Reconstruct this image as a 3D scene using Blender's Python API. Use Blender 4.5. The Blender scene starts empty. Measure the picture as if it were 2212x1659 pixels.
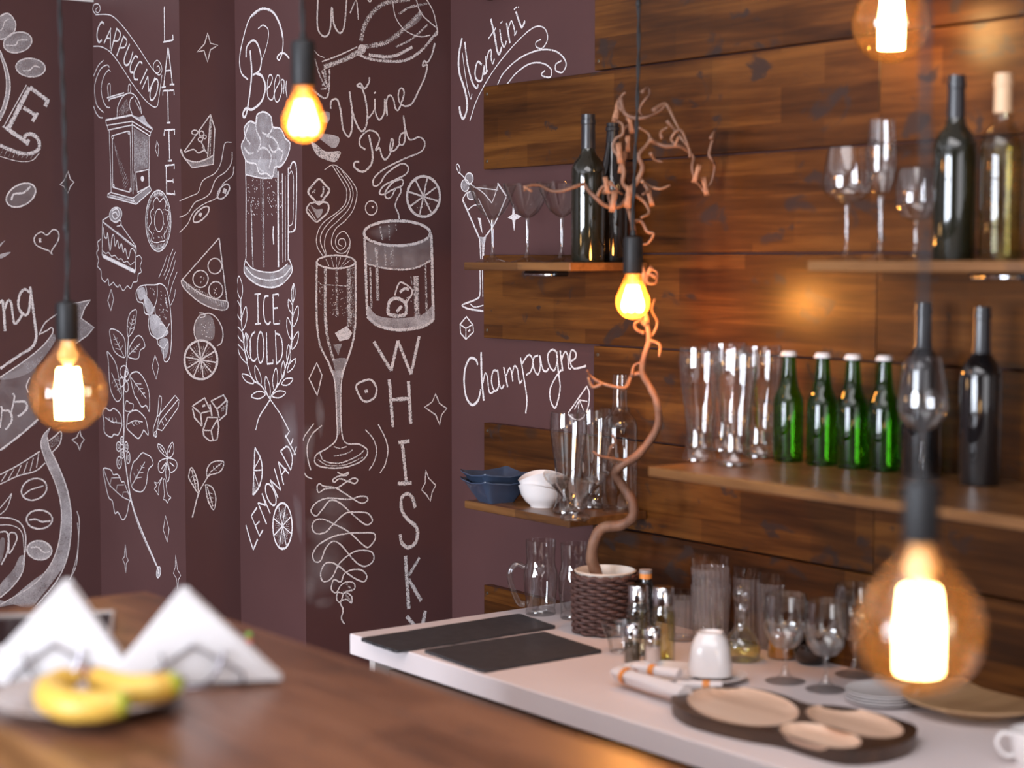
import bpy, bmesh, math, random
from mathutils import Vector, Matrix, noise as mnoise
from mathutils.geometry import tessellate_polygon

random.seed(11)
R = math.radians
SC = bpy.context.scene
COL = SC.collection

# ------------------------------------------------------------------ camera, light, exposure
F = 3900.0                      # focal length in pixels of the 2212 x 1659 frame
PITCH, YAW = R(3.96), R(37.0)
CAM = Vector((0, 0, 1.65))
cam_d = bpy.data.cameras.new('camera')
cam = bpy.data.objects.new('camera', cam_d); COL.objects.link(cam)
cam_d.sensor_width = 36.0
cam_d.lens = 36.0 * F / 2212.0
cam.location = CAM
cam.rotation_euler = (R(90) - PITCH, 0, -YAW)
cam_d.dof.use_dof = True
cam_d.dof.focus_distance = 4.2
cam_d.dof.aperture_fstop = 2.15
cam_d.clip_start = 0.02
SC.camera = cam

SC.view_settings.view_transform = 'Standard'
SC.view_settings.look = 'None'
SC.view_settings.gamma = 1.0
SC.view_settings.use_curve_mapping = False
SC.view_settings.exposure = 0.0
SC.cycles.use_denoising = True
SC.cycles.max_bounces = 6
SC.cycles.diffuse_bounces = 3
SC.cycles.glossy_bounces = 3
SC.cycles.transparent_max_bounces = 24
SC.cycles.use_adaptive_sampling = True
SC.cycles.adaptive_threshold = 0.04
SC.cycles.adaptive_min_samples = 16
SC.cycles.sample_clamp_indirect = 6.0
SC.cycles.caustics_reflective = False
SC.cycles.caustics_refractive = False

world = bpy.data.worlds.new('world'); SC.world = world
world.use_nodes = True
world.node_tree.nodes['Background'].inputs[0].default_value = (0.75, 0.82, 1.0, 1)
world.node_tree.nodes['Background'].inputs[1].default_value = 0.25

def area(name, loc, rot, sx, sy, power, col):
    d = bpy.data.lights.new(name, 'AREA'); d.shape = 'RECTANGLE'
    d.size, d.size_y, d.energy, d.color = sx, sy, power, col
    o = bpy.data.objects.new(name, d); COL.objects.link(o)
    o.location = loc; o.rotation_euler = rot
    return o
LX = -3.6                       # inner face of the wall with the windows
WINDOWS = [(0.15, 1.35, 0.50, 2.50), (1.70, 2.90, 0.50, 2.50)]      # y0, y1, z0, z1
for (y0, y1, z0, z1) in WINDOWS:                                     # daylight through the two tall windows
    area('daylight', (LX - 0.14, (y0 + y1) / 2, (z0 + z1) / 2), (0, R(-90), 0), z1 - z0, y1 - y0, 280.0, (0.82, 0.89, 1.0))
# white ceiling light panel above the room
area('ceiling_light', (0.7, 0.9, 2.70), (0, 0, 0), 1.5, 2.2, 44.0, (1.0, 0.97, 0.99))
# daylight from the glazed shop front behind the camera
area('daylight', (0.2, -2.64, 1.55), (R(90), 0, 0), 2.6, 1.8, 40.0, (0.95, 0.93, 0.95))

# ------------------------------------------------------------------ pixel -> place helpers
FH = Vector((math.sin(YAW), math.cos(YAW), 0)); RT = Vector((math.cos(YAW), -math.sin(YAW), 0)); ZZ = Vector((0, 0, 1))
FW = FH * math.cos(PITCH) - ZZ * math.sin(PITCH); UP = FH * math.sin(PITCH) + ZZ * math.cos(PITCH)
def ray(px, py): return FW + RT * ((px - 1106.0) / F) - UP * ((py - 829.5) / F)
def hit(px, py, axis, val):
    d = ray(px, py); return CAM + d * ((val - CAM[axis]) / d[axis])
def hx(px, py, X): return hit(px, py, 0, X)
def hy(px, py, Y): return hit(px, py, 1, Y)
def hz(px, py, Z): return hit(px, py, 2, Z)
def dep(px, py, D): return CAM + ray(px, py) * D
def depth_of(p): return (p - CAM).dot(FW)

# ------------------------------------------------------------------ mesh builder
class MB:
    def __init__(s): s.v = []; s.f = []
    def box(s, a, b):
        i = len(s.v); (x0, y0, z0), (x1, y1, z1) = a, b
        s.v += [(x0,y0,z0),(x1,y0,z0),(x1,y1,z0),(x0,y1,z0),(x0,y0,z1),(x1,y0,z1),(x1,y1,z1),(x0,y1,z1)]
        s.f += [tuple(i + k for k in q) for q in ((0,3,2,1),(4,5,6,7),(0,1,5,4),(1,2,6,5),(2,3,7,6),(3,0,4,7))]
        return s
    def quad(s, a, b, c, d):
        i = len(s.v); s.v += [tuple(a), tuple(b), tuple(c), tuple(d)]; s.f.append((i, i+1, i+2, i+3)); return s
    def lathe(s, prof, n=40, c=(0,0,0), mod=None, cap0=False, cap1=False):
        i0 = len(s.v); m = len(prof)
        for (r, z) in prof:
            for k in range(n):
                a = 2 * math.pi * k / n
                rr, zz = (r, z) if mod is None else mod(r, z, a)
                s.v.append((c[0] + rr * math.cos(a), c[1] + rr * math.sin(a), c[2] + zz))
        for j in range(m - 1):
            for k in range(n):
                k2 = (k + 1) % n
                s.f.append((i0 + j*n + k, i0 + j*n + k2, i0 + (j+1)*n + k2, i0 + (j+1)*n + k))
        if cap0: s.f.append(tuple(i0 + k for k in reversed(range(n))))
        if cap1: s.f.append(tuple(i0 + (m-1)*n + k for k in range(n)))
        return s
    def tube(s, pts, rad, n=8, closed=False, caps=True):
        pts = [Vector(p) for p in pts]; m = len(pts)
        if not hasattr(rad, '__len__'): rad = [rad] * m
        i0 = len(s.v); ref = None
        for j, p in enumerate(pts):
            a = pts[(j-1) % m] if (closed or j > 0) else p
            b = pts[(j+1) % m] if (closed or j < m-1) else p
            t = (b - a); t = t.normalized() if t.length > 1e-9 else Vector((0,0,1))
            if ref is None:
                ref = Vector((0,0,1)) if abs(t.z) < 0.9 else Vector((1,0,0))
            u = (ref - t * ref.dot(t))
            if u.length < 1e-6: u = t.orthogonal()
            u.normalize(); w = t.cross(u); ref = u
            for k in range(n):
                an = 2*math.pi*k/n
                q = p + (u*math.cos(an) + w*math.sin(an)) * rad[j]
                s.v.append(tuple(q))
        for j in range(m if closed else m-1):
            j2 = (j+1) % m
            for k in range(n):
                k2 = (k+1) % n
                s.f.append((i0+j*n+k, i0+j*n+k2, i0+j2*n+k2, i0+j2*n+k))
        if caps and not closed:
            s.f.append(tuple(i0+k for k in reversed(range(n)))); s.f.append(tuple(i0+(m-1)*n+k for k in range(n)))
        return s
    def prism(s, poly, z0, z1):
        n = len(poly); i = len(s.v)
        s.v += [(p[0], p[1], z0) for p in poly] + [(p[0], p[1], z1) for p in poly]
        s.f.append(tuple(i+k for k in reversed(range(n)))); s.f.append(tuple(i+n+k for k in range(n)))
        for k in range(n): s.f.append((i+k, i+(k+1)%n, i+n+(k+1)%n, i+n+k))
        return s
    def ball(s, c, r, n=12, m=8, sc=(1,1,1)):
        pr = [(max(1e-5, math.sin(math.pi*j/m))*r, -math.cos(math.pi*j/m)*r*sc[2]) for j in range(m+1)]
        return s.lathe(pr, n, c)
    def shift(s, d):
        s.v = [(x-d[0], y-d[1], z-d[2]) for (x,y,z) in s.v]; return s
    def build(s, name, mat, parent=None, smooth=False, loc=None, fix=True, bevel=0):
        me = bpy.data.meshes.new(name); me.from_pydata(s.v, [], s.f)
        if fix:
            bm = bmesh.new(); bm.from_mesh(me); bmesh.ops.recalc_face_normals(bm, faces=bm.faces)
            if bevel: bmesh.ops.bevel(bm, geom=list(bm.edges), offset=bevel, segments=1, affect='EDGES')
            bm.to_mesh(me); bm.free()
        me.materials.append(M[mat] if isinstance(mat, str) else mat)
        if smooth is True: me.polygons.foreach_set('use_smooth', [True]*len(me.polygons))
        elif smooth:
            me.polygons.foreach_set('use_smooth', [True]*len(me.polygons)); me.set_sharp_from_angle(angle=R(smooth))
        o = bpy.data.objects.new(name, me); COL.objects.link(o)
        if parent: o.parent = parent
        if loc is not None: o.location = loc
        return o

def tag(o, label=None, cat=None, group=None, kind=None):
    if label: o['label'] = label
    if cat: o['category'] = cat
    if group: o['group'] = group
    if kind: o['kind'] = kind
    return o
def thing(name, loc, label, cat, group=None, rz=0.0):
    o = bpy.data.objects.new(name, None); COL.objects.link(o)
    o.empty_display_size = 0.05; o.location = loc; o.rotation_euler = (0, 0, rz)
    return tag(o, label, cat, group)
def dup(root, loc, label=None, rz=None, sc=None):
    r = root.copy(); COL.objects.link(r); r.location = loc
    if label: r['label'] = label
    if rz is not None: r.rotation_euler = (0, 0, rz)
    if sc is not None: r.scale = sc if hasattr(sc, '__len__') else (sc, sc, sc)
    for ch in list(root.children):
        c = ch.copy(); COL.objects.link(c); c.parent = r
        for g in list(ch.children):
            d = g.copy(); COL.objects.link(d); d.parent = c
    return r
def cr(pts, sub=6, closed=False):
    """Catmull-Rom through points"""
    P = [Vector(p) for p in pts]; n = len(P)
    if n < 3: return P
    out = []
    for i in range(n if closed else n-1):
        p1, p2 = P[i], P[(i+1) % n]
        p0 = P[(i-1) % n] if (closed or i > 0) else p1 + (p1-p2)
        p3 = P[(i+2) % n] if (closed or i+2 < n) else p2 + (p2-p1)
        for k in range(sub):
            t = k/sub
            out.append(0.5*((2*p1) + (p2-p0)*t + (2*p0-5*p1+4*p2-p3)*t*t + (3*p1-p0-3*p2+p3)*t*t*t))
    if not closed: out.append(P[-1])
    return out

# ------------------------------------------------------------------ materials
M = {}
def new_mat(name):
    m = bpy.data.materials.new(name); m.use_nodes = True; nt = m.node_tree; nt.nodes.clear(); M[name] = m
    out = nt.nodes.new('ShaderNodeOutputMaterial')
    def N(t, **kw):
        n = nt.nodes.new('ShaderNode' + t)
        for k, v in kw.items():
            if k.startswith('_'): setattr(n, k[1:], v)
            else:
                key = k.replace('__', ' ')
                n.inputs[int(key[1:]) if key[0] == 'i' and key[1:].isdigit() else key].default_value = v
        return n
    def L(a, b): nt.links.new(a, b)
    return m, nt, out, N, L
def ramp(N, stops, interp='LINEAR'):
    n = N('ValToRGB'); cr_ = n.color_ramp; cr_.interpolation = interp
    while len(cr_.elements) < len(stops): cr_.elements.new(0.5)
    for e, (p, c) in zip(cr_.elements, stops):
        e.position = p; e.color = c if len(c) == 4 else (*c, 1)
    return n
def g(v): return (v, v, v)
def plain(name, col, rough=0.5, metal=0.0, spec=0.5, coat=0.0, var=0.06, scale=30, bump=0.0, **kw):
    m, nt, out, N, L = new_mat(name)
    b = N('BsdfPrincipled', Roughness=rough, Metallic=metal)
    b.inputs['Specular IOR Level'].default_value = spec; b.inputs['Coat Weight'].default_value = coat
    b.inputs['Coat Roughness'].default_value = 0.08
    tc = N('TexCoord'); nz = N('TexNoise', Scale=scale, Detail=4.0); L(tc.outputs['Object'], nz.inputs['Vector'])
    lo = tuple(max(0, c*(1-var)) for c in col); hi = tuple(min(1, c*(1+var)) for c in col)
    rp = ramp(N, [(0.3, lo), (0.7, hi)]); L(nz.outputs['Fac'], rp.inputs['Fac']); L(rp.outputs['Color'], b.inputs['Base Color'])
    if bump:
        bp = N('Bump', Strength=bump, Distance=0.002); L(nz.outputs['Fac'], bp.inputs['Height']); L(bp.outputs['Normal'], b.inputs['Normal'])
    for k, v in kw.items(): b.inputs[k.replace('__', ' ')].default_value = v
    L(b.outputs['BSDF'], out.inputs['Surface']); return m
def wood(name, dark, mid, light, along=1, rough=0.35, stain=0.6, stave=(0.42, 0.066), coat=0.25, knots=True, seedscale=7.0, tone=0.35, spec=0.5):
    """boards glued from staves, stained; 'along' is the axis the grain runs along"""
    m, nt, out, N, L = new_mat(name)
    tc = N('TexCoord'); oi = N('ObjectInfo')
    off = N('VectorMath', _operation='SCALE'); off.inputs[0].default_value = (3.1, 7.3, 5.7)
    L(oi.outputs['Random'], off.inputs['Scale'])
    add = N('VectorMath', _operation='ADD'); L(tc.outputs['Object'], add.inputs[0]); L(off.outputs[0], add.inputs[1])
    def mapped(sa, sc):
        s = [sc, sc, sc]; s[along] = sa
        mp = N('Mapping'); mp.inputs['Scale'].default_value = s; L(add.outputs[0], mp.inputs['Vector']); return mp.outputs[0]
    warp = N('TexNoise', Scale=1.0, Detail=2.0); L(mapped(4, 9), warp.inputs['Vector'])
    grain = N('TexNoise', Scale=1.0, Detail=6.0, Roughness=0.62, Distortion=0.5); L(mapped(3.6, 75), grain.inputs['Vector'])
    wide = N('TexNoise', Scale=1.0, Detail=3.0, Distortion=0.8); L(mapped(1.6, 16), wide.inputs['Vector'])
    # staves
    sw = N('SeparateXYZ'); L(add.outputs[0], sw.inputs[0]); cb = N('CombineXYZ')
    o1, o2 = [k for k in range(3) if k != along]; su = N('Math', _operation='ADD'); L(sw.outputs[o1], su.inputs[0]); L(sw.outputs[o2], su.inputs[1])
    L(sw.outputs[along], cb.inputs[0]); L(su.outputs[0], cb.inputs[1])
    br = N('TexBrick', Scale=1.0); br.inputs['Mortar Size'].default_value = 0.0; br.offset = 0.37
    br.inputs['Brick Width'].default_value = stave[0]; br.inputs['Row Height'].default_value = stave[1]
    br.inputs['Color1'].default_value = (0, 0, 0, 1); br.inputs['Color2'].default_value = (1, 1, 1, 1); br.inputs['Bias'].default_value = 0.0
    L(cb.outputs[0], br.inputs['Vector'])
    mx = N('Math', _operation='MULTIPLY_ADD'); L(grain.outputs['Fac'], mx.inputs[0]); mx.inputs[1].default_value = 0.50
    w2 = N('Math', _operation='MULTIPLY'); L(wide.outputs['Fac'], w2.inputs[0]); w2.inputs[1].default_value = 0.72
    L(w2.outputs[0], mx.inputs[2])
    sv = N('SeparateColor'); L(br.outputs['Color'], sv.inputs[0])
    st = N('Math', _operation='MULTIPLY_ADD'); L(sv.outputs[0], st.inputs[0]); st.inputs[1].default_value = tone*0.5; L(mx.outputs[0], st.inputs[2])
    rp = ramp(N, [(0.46, dark), (0.68, mid), (0.92, light)]); L(st.outputs[0], rp.inputs['Fac'])
    col = rp.outputs['Color']
    if stain:
        bl = N('TexNoise', Scale=1.0, Detail=3.0, Roughness=0.55, Distortion=0.6); L(mapped(10, 15), bl.inputs['Vector'])
        br2 = ramp(N, [(0.595, (0, 0, 0)), (0.66, (1, 1, 1))]); L(bl.outputs['Fac'], br2.inputs['Fac'])
        bf = N('Math', _operation='MULTIPLY'); L(br2.outputs['Color'], bf.inputs[0]); bf.inputs[1].default_value = stain
        mc = N('Mix', _data_type='RGBA'); L(bf.outputs[0], mc.inputs['Factor']); L(col, mc.inputs[6])
        mc.inputs[7].default_value = (0.030, 0.018, 0.015, 1); col = mc.outputs[2]
    if knots:
        vo = N('TexVoronoi', Scale=1.0); vo.inputs['Randomness'].default_value = 1.0; L(mapped(3.4, 5.5), vo.inputs['Vector'])
        kr = ramp(N, [(0.0, (1, 1, 1)), (0.055, (0.8, 0.8, 0.8)), (0.10, (0, 0, 0))]); L(vo.outputs['Distance'], kr.inputs['Fac'])
        kf = N('Math', _operation='MULTIPLY'); L(kr.outputs['Color'], kf.inputs[0]); kf.inputs[1].default_value = 0.75
        mk = N('Mix', _data_type='RGBA'); L(kf.outputs[0], mk.inputs['Factor']); L(col, mk.inputs[6]); mk.inputs[7].default_value = (0.028, 0.014, 0.008, 1)
        col = mk.outputs[2]
    b = N('BsdfPrincipled'); L(col, b.inputs['Base Color'])
    rr = N('MapRange'); L(grain.outputs['Fac'], rr.inputs['Value']); rr.inputs['To Min'].default_value = rough-0.06; rr.inputs['To Max'].default_value = rough+0.08
    L(rr.outputs[0], b.inputs['Roughness'])
    b.inputs['Coat Weight'].default_value = coat; b.inputs['Coat Roughness'].default_value = rough*0.75; b.inputs['Specular IOR Level'].default_value = spec
    bp = N('Bump', Strength=0.10, Distance=0.0006); L(grain.outputs['Fac'], bp.inputs['Height']); L(bp.outputs['Normal'], b.inputs['Normal'])
    L(b.outputs['BSDF'], out.inputs['Surface']); return m
def thin_glass(name, tint=(1, 1, 1), edge=0.62, refl=0.06, rough=0.0, body=None, bodyw=0.0, power=3.2, gain=0.6):
    """thin walled glass: clear when seen square on, mirror-like and denser towards grazing angles"""
    m, nt, out, N, L = new_mat(name)
    lw = N('LayerWeight', Blend=0.5)
    pw = N('Math', _operation='POWER'); L(lw.outputs['Facing'], pw.inputs[0]); pw.inputs[1].default_value = power
    fr = N('Math', _operation='MULTIPLY_ADD'); L(pw.outputs[0], fr.inputs[0]); fr.inputs[1].default_value = gain; fr.inputs[2].default_value = refl
    rp = ramp(N, [(0.0, tint), (0.62, tint), (0.97, tuple(c*edge for c in tint))]); L(lw.outputs['Facing'], rp.inputs['Fac'])
    tr = N('BsdfTransparent'); L(rp.outputs['Color'], tr.inputs['Color'])
    gl = N('BsdfGlossy', Roughness=rough)
    base = tr.outputs[0]
    if body:
        df = N('BsdfTranslucent', Color=(*body, 1)); d2 = N('BsdfDiffuse', Color=(*body, 1)); ad = N('MixShader', i0=0.5)
        L(df.outputs[0], ad.inputs[1]); L(d2.outputs[0], ad.inputs[2])
        mb = N('MixShader', i0=bodyw); L(base, mb.inputs[1]); L(ad.outputs[0], mb.inputs[2]); base = mb.outputs[0]
    mx = N('MixShader'); L(fr.outputs[0], mx.inputs['Fac']); L(base, mx.inputs[1]); L(gl.outputs[0], mx.inputs[2])
    L(mx.outputs[0], out.inputs['Surface']); return m
def emit(name, col, s):
    m, nt, out, N, L = new_mat(name)
    e = N('Emission', Color=(*col, 1), Strength=s); L(e.outputs[0], out.inputs['Surface']); return m
def chalk(name, col):
    """chalk dust caught by the grain of the paint; vertex attribute 'dens' says how hard it was pressed"""
    m, nt, out, N, L = new_mat(name)
    at = N('Attribute', _attribute_name='dens'); tc = N('TexCoord')
    n1 = N('TexNoise', Scale=330.0, Detail=2.0, Roughness=0.6); L(tc.outputs['Object'], n1.inputs['Vector'])
    n2 = N('TexNoise', Scale=60.0, Detail=2.0); L(tc.outputs['Object'], n2.inputs['Vector'])
    a1 = N('Math', _operation='MULTIPLY_ADD'); L(n2.outputs['Fac'], a1.inputs[0]); a1.inputs[1].default_value = 0.5; L(at.outputs['Fac'], a1.inputs[2])
    ad = N('Math', _operation='MULTIPLY_ADD'); L(n1.outputs['Fac'], ad.inputs[0]); ad.inputs[1].default_value = 1.7; L(a1.outputs[0], ad.inputs[2])
    # coverage = smoothstep(press + grain)
    mr = N('MapRange', _interpolation_type='SMOOTHSTEP'); L(ad.outputs[0], mr.inputs['Value'])
    mr.inputs['From Min'].default_value = 1.22; mr.inputs['From Max'].default_value = 2.08
    # no chalk at all where dens = 0
    gt = N('MapRange'); L(at.outputs['Fac'], gt.inputs['Value']); gt.inputs['From Max'].default_value = 0.25
    ml = N('Math', _operation='MULTIPLY'); L(mr.outputs[0], ml.inputs[0]); L(gt.outputs[0], ml.inputs[1])
    df = N('BsdfDiffuse', Color=(*col, 1)); tr = N('BsdfTransparent'); mx = N('MixShader')
    L(ml.outputs[0], mx.inputs['Fac']); L(tr.outputs[0], mx.inputs[1]); L(df.outputs[0], mx.inputs[2])
    L(mx.outputs[0], out.inputs['Surface']); return m

m, nt, out, N, L = new_mat('chalk_smudge')
at = N('Attribute', _attribute_name='dens'); tc = N('TexCoord'); n1 = N('TexNoise', Scale=22.0, Detail=4.0, Roughness=0.6); L(tc.outputs['Object'], n1.inputs['Vector'])
n3 = N('TexNoise', Scale=300.0, Detail=1.0); L(tc.outputs['Object'], n3.inputs['Vector'])
n4 = N('Math', _operation='MULTIPLY_ADD'); L(n3.outputs['Fac'], n4.inputs[0]); n4.inputs[1].default_value = 0.9; n4.inputs[2].default_value = 0.55
m5 = N('Math', _operation='MULTIPLY'); L(n4.outputs[0], m5.inputs[0]); L(n1.outputs['Fac'], m5.inputs[1])
ml = N('Math', _operation='MULTIPLY'); L(at.outputs['Fac'], ml.inputs[0]); L(m5.outputs[0], ml.inputs[1])
df = N('BsdfDiffuse', Color=(0.70, 0.66, 0.68, 1)); tr = N('BsdfTransparent'); mx = N('MixShader')
L(ml.outputs[0], mx.inputs['Fac']); L(tr.outputs[0], mx.inputs[1]); L(df.outputs[0], mx.inputs[2]); L(mx.outputs[0], out.inputs['Surface'])
wood('wood_wall', (0.020, 0.0060, 0.0012), (0.066, 0.0210, 0.0036), (0.150, 0.054, 0.0100), rough=0.31, stain=0.88, coat=0.0, spec=0.30, tone=0.34, stave=(0.30, 0.066))
wood('wood_shelf', (0.055, 0.020, 0.006), (0.13, 0.054, 0.015), (0.24, 0.11, 0.036), rough=0.34, stain=0.35)
wood('wood_bar', (0.055, 0.019, 0.009), (0.125, 0.047, 0.022), (0.20, 0.084, 0.042), rough=0.36, stain=0.3, coat=0.25, tone=0.5, spec=0.45)
wood('wood_tray_dark', (0.020, 0.009, 0.005), (0.050, 0.023, 0.012), (0.11, 0.055, 0.028), rough=0.4, stain=0.0, knots=False)
wood('wood_tray_light', (0.60, 0.39, 0.27), (0.76, 0.53, 0.39), (0.85, 0.64, 0.49), rough=0.5, stain=0.0, knots=False, tone=0.15, coat=0.0)
wood('wood_bowl', (0.32, 0.18, 0.085), (0.52, 0.32, 0.16), (0.66, 0.44, 0.25), along=0, rough=0.42, stain=0.0, knots=False, tone=0.2)
wood('wood_bark', (0.075, 0.032, 0.018), (0.17, 0.080, 0.046), (0.28, 0.15, 0.09), along=2, rough=0.6, stain=0.2, knots=False, coat=0.0)
plain('paint_chalkboard', (0.079, 0.0335, 0.0325), 0.5, var=0.10, scale=3.0, spec=0.4)
plain('paint_ceiling', (0.75, 0.72, 0.72), 0.8)
plain('paint_room', (0.40, 0.35, 0.32), 0.8)
plain('floor_tile', (0.16, 0.11, 0.08), 0.45)
plain('worktop', (0.76, 0.685, 0.69), 0.40, var=0.02, scale=8)
plain('cabinet_white', (0.62, 0.56, 0.52), 0.5)
plain('cabinet_front', (0.16, 0.11, 0.09), 0.5)
plain('slate', (0.036, 0.034, 0.038), 0.62, var=0.25, scale=60, bump=0.35)
plain('black_plastic', (0.012, 0.012, 0.013), 0.5, spec=0.3)
plain('black_cord', (0.012, 0.012, 0.014), 0.7)
plain('black_glossy', (0.006, 0.006, 0.008), 0.12)
plain('white_ceramic', (0.80, 0.77, 0.77), 0.16, coat=0.4, var=0.01)
plain('cream_ceramic', (0.76, 0.68, 0.60), 0.25, coat=0.3, var=0.02)
plain('blue_ceramic', (0.040, 0.060, 0.105), 0.22, coat=0.4, var=0.08)
plain('grey_ceramic', (0.34, 0.27, 0.24), 0.25, coat=0.4, var=0.12, scale=60)
plain('wicker', (0.075, 0.032, 0.025), 0.62, var=0.3, scale=90)
plain('roll_paper', (0.74, 0.70, 0.71), 0.85, var=0.02)
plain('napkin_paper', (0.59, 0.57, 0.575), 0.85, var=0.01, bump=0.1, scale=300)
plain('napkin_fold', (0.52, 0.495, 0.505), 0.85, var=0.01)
plain('orange_band', (0.75, 0.27, 0.06), 0.5)
plain('chrome', (0.78, 0.78, 0.80), 0.10, metal=1.0, var=0.0)
plain('steel_wire', (0.36, 0.33, 0.36), 0.2, metal=1.0, var=0.0)
plain('dark_metal', (0.05, 0.05, 0.055), 0.25, metal=0.6)
plain('screw_metal', (0.20, 0.17, 0.13), 0.35, metal=0.9)
plain('pepper', (0.10, 0.075, 0.05), 0.9, var=0.6, scale=700)
plain('salt', (0.72, 0.56, 0.50), 0.9, var=0.06, scale=500)
plain('cork_tan', (0.62, 0.40, 0.24), 0.5, var=0.05)
plain('cap_white', (0.66, 0.60, 0.58), 0.3)
plain('bottle_dark', (0.008, 0.009, 0.005), 0.05, spec=0.6, coat=0.6, var=0.0)
plain('bottle_black', (0.006, 0.0055, 0.006), 0.05, spec=0.6, coat=0.6, var=0.0)
plain('foil_black', (0.016, 0.016, 0.020), 0.28, spec=0.6, var=0.0)
plain('grey_tray', (0.33, 0.29, 0.28), 0.4)
plain('candy_red', (0.55, 0.06, 0.02), 0.4); plain('candy_green', (0.16, 0.42, 0.05), 0.4)
plain('bud', (0.34, 0.155, 0.082), 0.7, var=0.25, scale=120)
plain('soil', (0.40, 0.25, 0.18), 0.9, var=0.2, scale=80)
plain('orange_jam', (0.55, 0.20, 0.03), 0.25)
plain('dark_bowl', (0.020, 0.012, 0.010), 0.15, coat=0.5)
thin_glass('glass', (0.985, 0.985, 0.985), edge=0.62, refl=0.06, power=2.4, gain=0.75)
thin_glass('glass_thick', (0.97, 0.97, 0.97), edge=0.88, refl=0.12, power=2.2, gain=0.35)
thin_glass('glass_mug', (0.95, 0.955, 0.95), edge=0.50, refl=0.13, power=2.2, gain=0.7)
thin_glass('glass_ribbed', (0.94, 0.92, 0.92), edge=0.6, refl=0.10, body=(0.85, 0.80, 0.81), bodyw=0.20, power=2.2)
thin_glass('glass_green', (0.27, 0.69, 0.10), edge=0.25, refl=0.05)
thin_glass('glass_wine_white', (0.90, 0.86, 0.70), edge=0.50, refl=0.06)
thin_glass('glass_bulb', (1.0, 0.87, 0.68), edge=0.60, refl=0.07, body=(1.0, 0.50, 0.15), bodyw=0.032, power=3.0)
thin_glass('glass_stem', (1.0, 0.9, 0.8), edge=0.8, refl=0.05, body=(1.0, 0.78, 0.50), bodyw=0.75)
thin_glass('glass_bulb_small', (1.0, 0.70, 0.36), edge=0.60, refl=0.05, body=(1.0, 0.45, 0.10), bodyw=0.17, power=3.0)
thin_glass('oil', (0.95, 0.91, 0.58), edge=0.6, refl=0.05)
thin_glass('white_wine', (0.84, 0.79, 0.52), edge=0.6, refl=0.03)
thin_glass('vinegar', (0.88, 0.87, 0.78), edge=0.6, refl=0.05)
emit('filament', (1.0, 0.66, 0.32), 42.0)
emit('filament_small', (1.0, 0.62, 0.26), 55.0)
chalk('chalk_dust', (0.72, 0.67, 0.67))

m, nt, out, N, L = new_mat('banana')
tc = N('TexCoord'); n1 = N('TexNoise', Scale=28.0, Detail=3.0); L(tc.outputs['Object'], n1.inputs['Vector'])
at = N('Attribute', _attribute_name='tip')
rp = ramp(N, [(0.3, (0.56, 0.32, 0.045)), (0.7, (0.64, 0.41, 0.075))]); L(n1.outputs['Fac'], rp.inputs['Fac'])
mg = N('Mix', _data_type='RGBA'); L(at.outputs['Fac'], mg.inputs['Factor']); L(rp.outputs['Color'], mg.inputs[6]); mg.inputs[7].default_value = (0.27, 0.36, 0.02, 1)
n2 = N('TexNoise', Scale=75.0, Detail=1.0); L(tc.outputs['Object'], n2.inputs['Vector'])
sp = ramp(N, [(0.70, (0, 0, 0)), (0.76, (0.6, 0.6, 0.6))]); L(n2.outputs['Fac'], sp.inputs['Fac'])
mg2 = N('Mix', _data_type='RGBA'); L(sp.outputs['Color'], mg2.inputs['Factor']); L(mg.outputs[2], mg2.inputs[6]); mg2.inputs[7].default_value = (0.22, 0.10, 0.03, 1)
b = N('BsdfPrincipled', Roughness=0.42); L(mg2.outputs[2], b.inputs['Base Color']); L(b.outputs['BSDF'], out.inputs['Surface'])

# ------------------------------------------------------------------ the room
WX = 2.50                                   # painted face of the right wall
Y3, Y2, Y1 = 3.56, 3.87, 4.354              # the three chalkboard faces that look at the bar
X2, X1 = 2.09, 1.944                        # the two return faces between them
CEIL = 2.75; BACK = -2.6
MB().box((LX-0.2, BACK-0.2, -0.1), (WX+0.2, Y1+0.2, 0)).build('floor', 'floor_tile')['kind'] = 'structure'
MB().box((LX-0.2, BACK-0.2, CEIL), (WX+0.2, Y1+0.2, CEIL+0.1)).build('ceiling', 'paint_ceiling')['kind'] = 'structure'
# stepped chalkboard wall
wb = MB()
prof = [(LX-0.2, Y1), (X1, Y1), (X1, Y2), (X2, Y2), (X2, Y3), (WX+0.2, Y3), (WX+0.2, Y1+0.2), (LX-0.2, Y1+0.2)]
wb.prism(prof, 0, CEIL)
wall_back = tag(wb.build('wall_back', 'paint_chalkboard'), 'brown chalkboard wall stepping forward in three faces', kind='structure')
wall_right = tag(MB().box((WX, BACK-0.2, 0), (WX+0.2, Y3+0.01, CEIL)).build('wall_right', 'paint_chalkboard'),
                 'brown painted wall clad with stained planks', kind='structure')
wl = MB()
ys = [BACK] + [c for w in WINDOWS for c in w[:2]] + [Y1]
for k in range(0, len(ys), 2): wl.box((LX-0.2, ys[k], 0), (LX, ys[k+1], CEIL))
for (y0, y1, z0, z1) in WINDOWS:
    wl.box((LX-0.2, y0, 0), (LX, y1, z0)); wl.box((LX-0.2, y0, z1), (LX, y1, CEIL))
tag(wl.build('wall_left', 'paint_room'), kind='structure')
wf = MB(); FX0, FX1, FZ0, FZ1 = -1.1, 1.5, 0.65, 2.45
wf.box((LX-0.2, BACK-0.2, 0), (FX0, BACK, CEIL)); wf.box((FX1, BACK-0.2, 0), (WX+0.2, BACK, CEIL))
wf.box((FX0, BACK-0.2, 0), (FX1, BACK, FZ0)); wf.box((FX0, BACK-0.2, FZ1), (FX1, BACK, CEIL))
tag(wf.build('wall_front', 'paint_room'), kind='structure')
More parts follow.
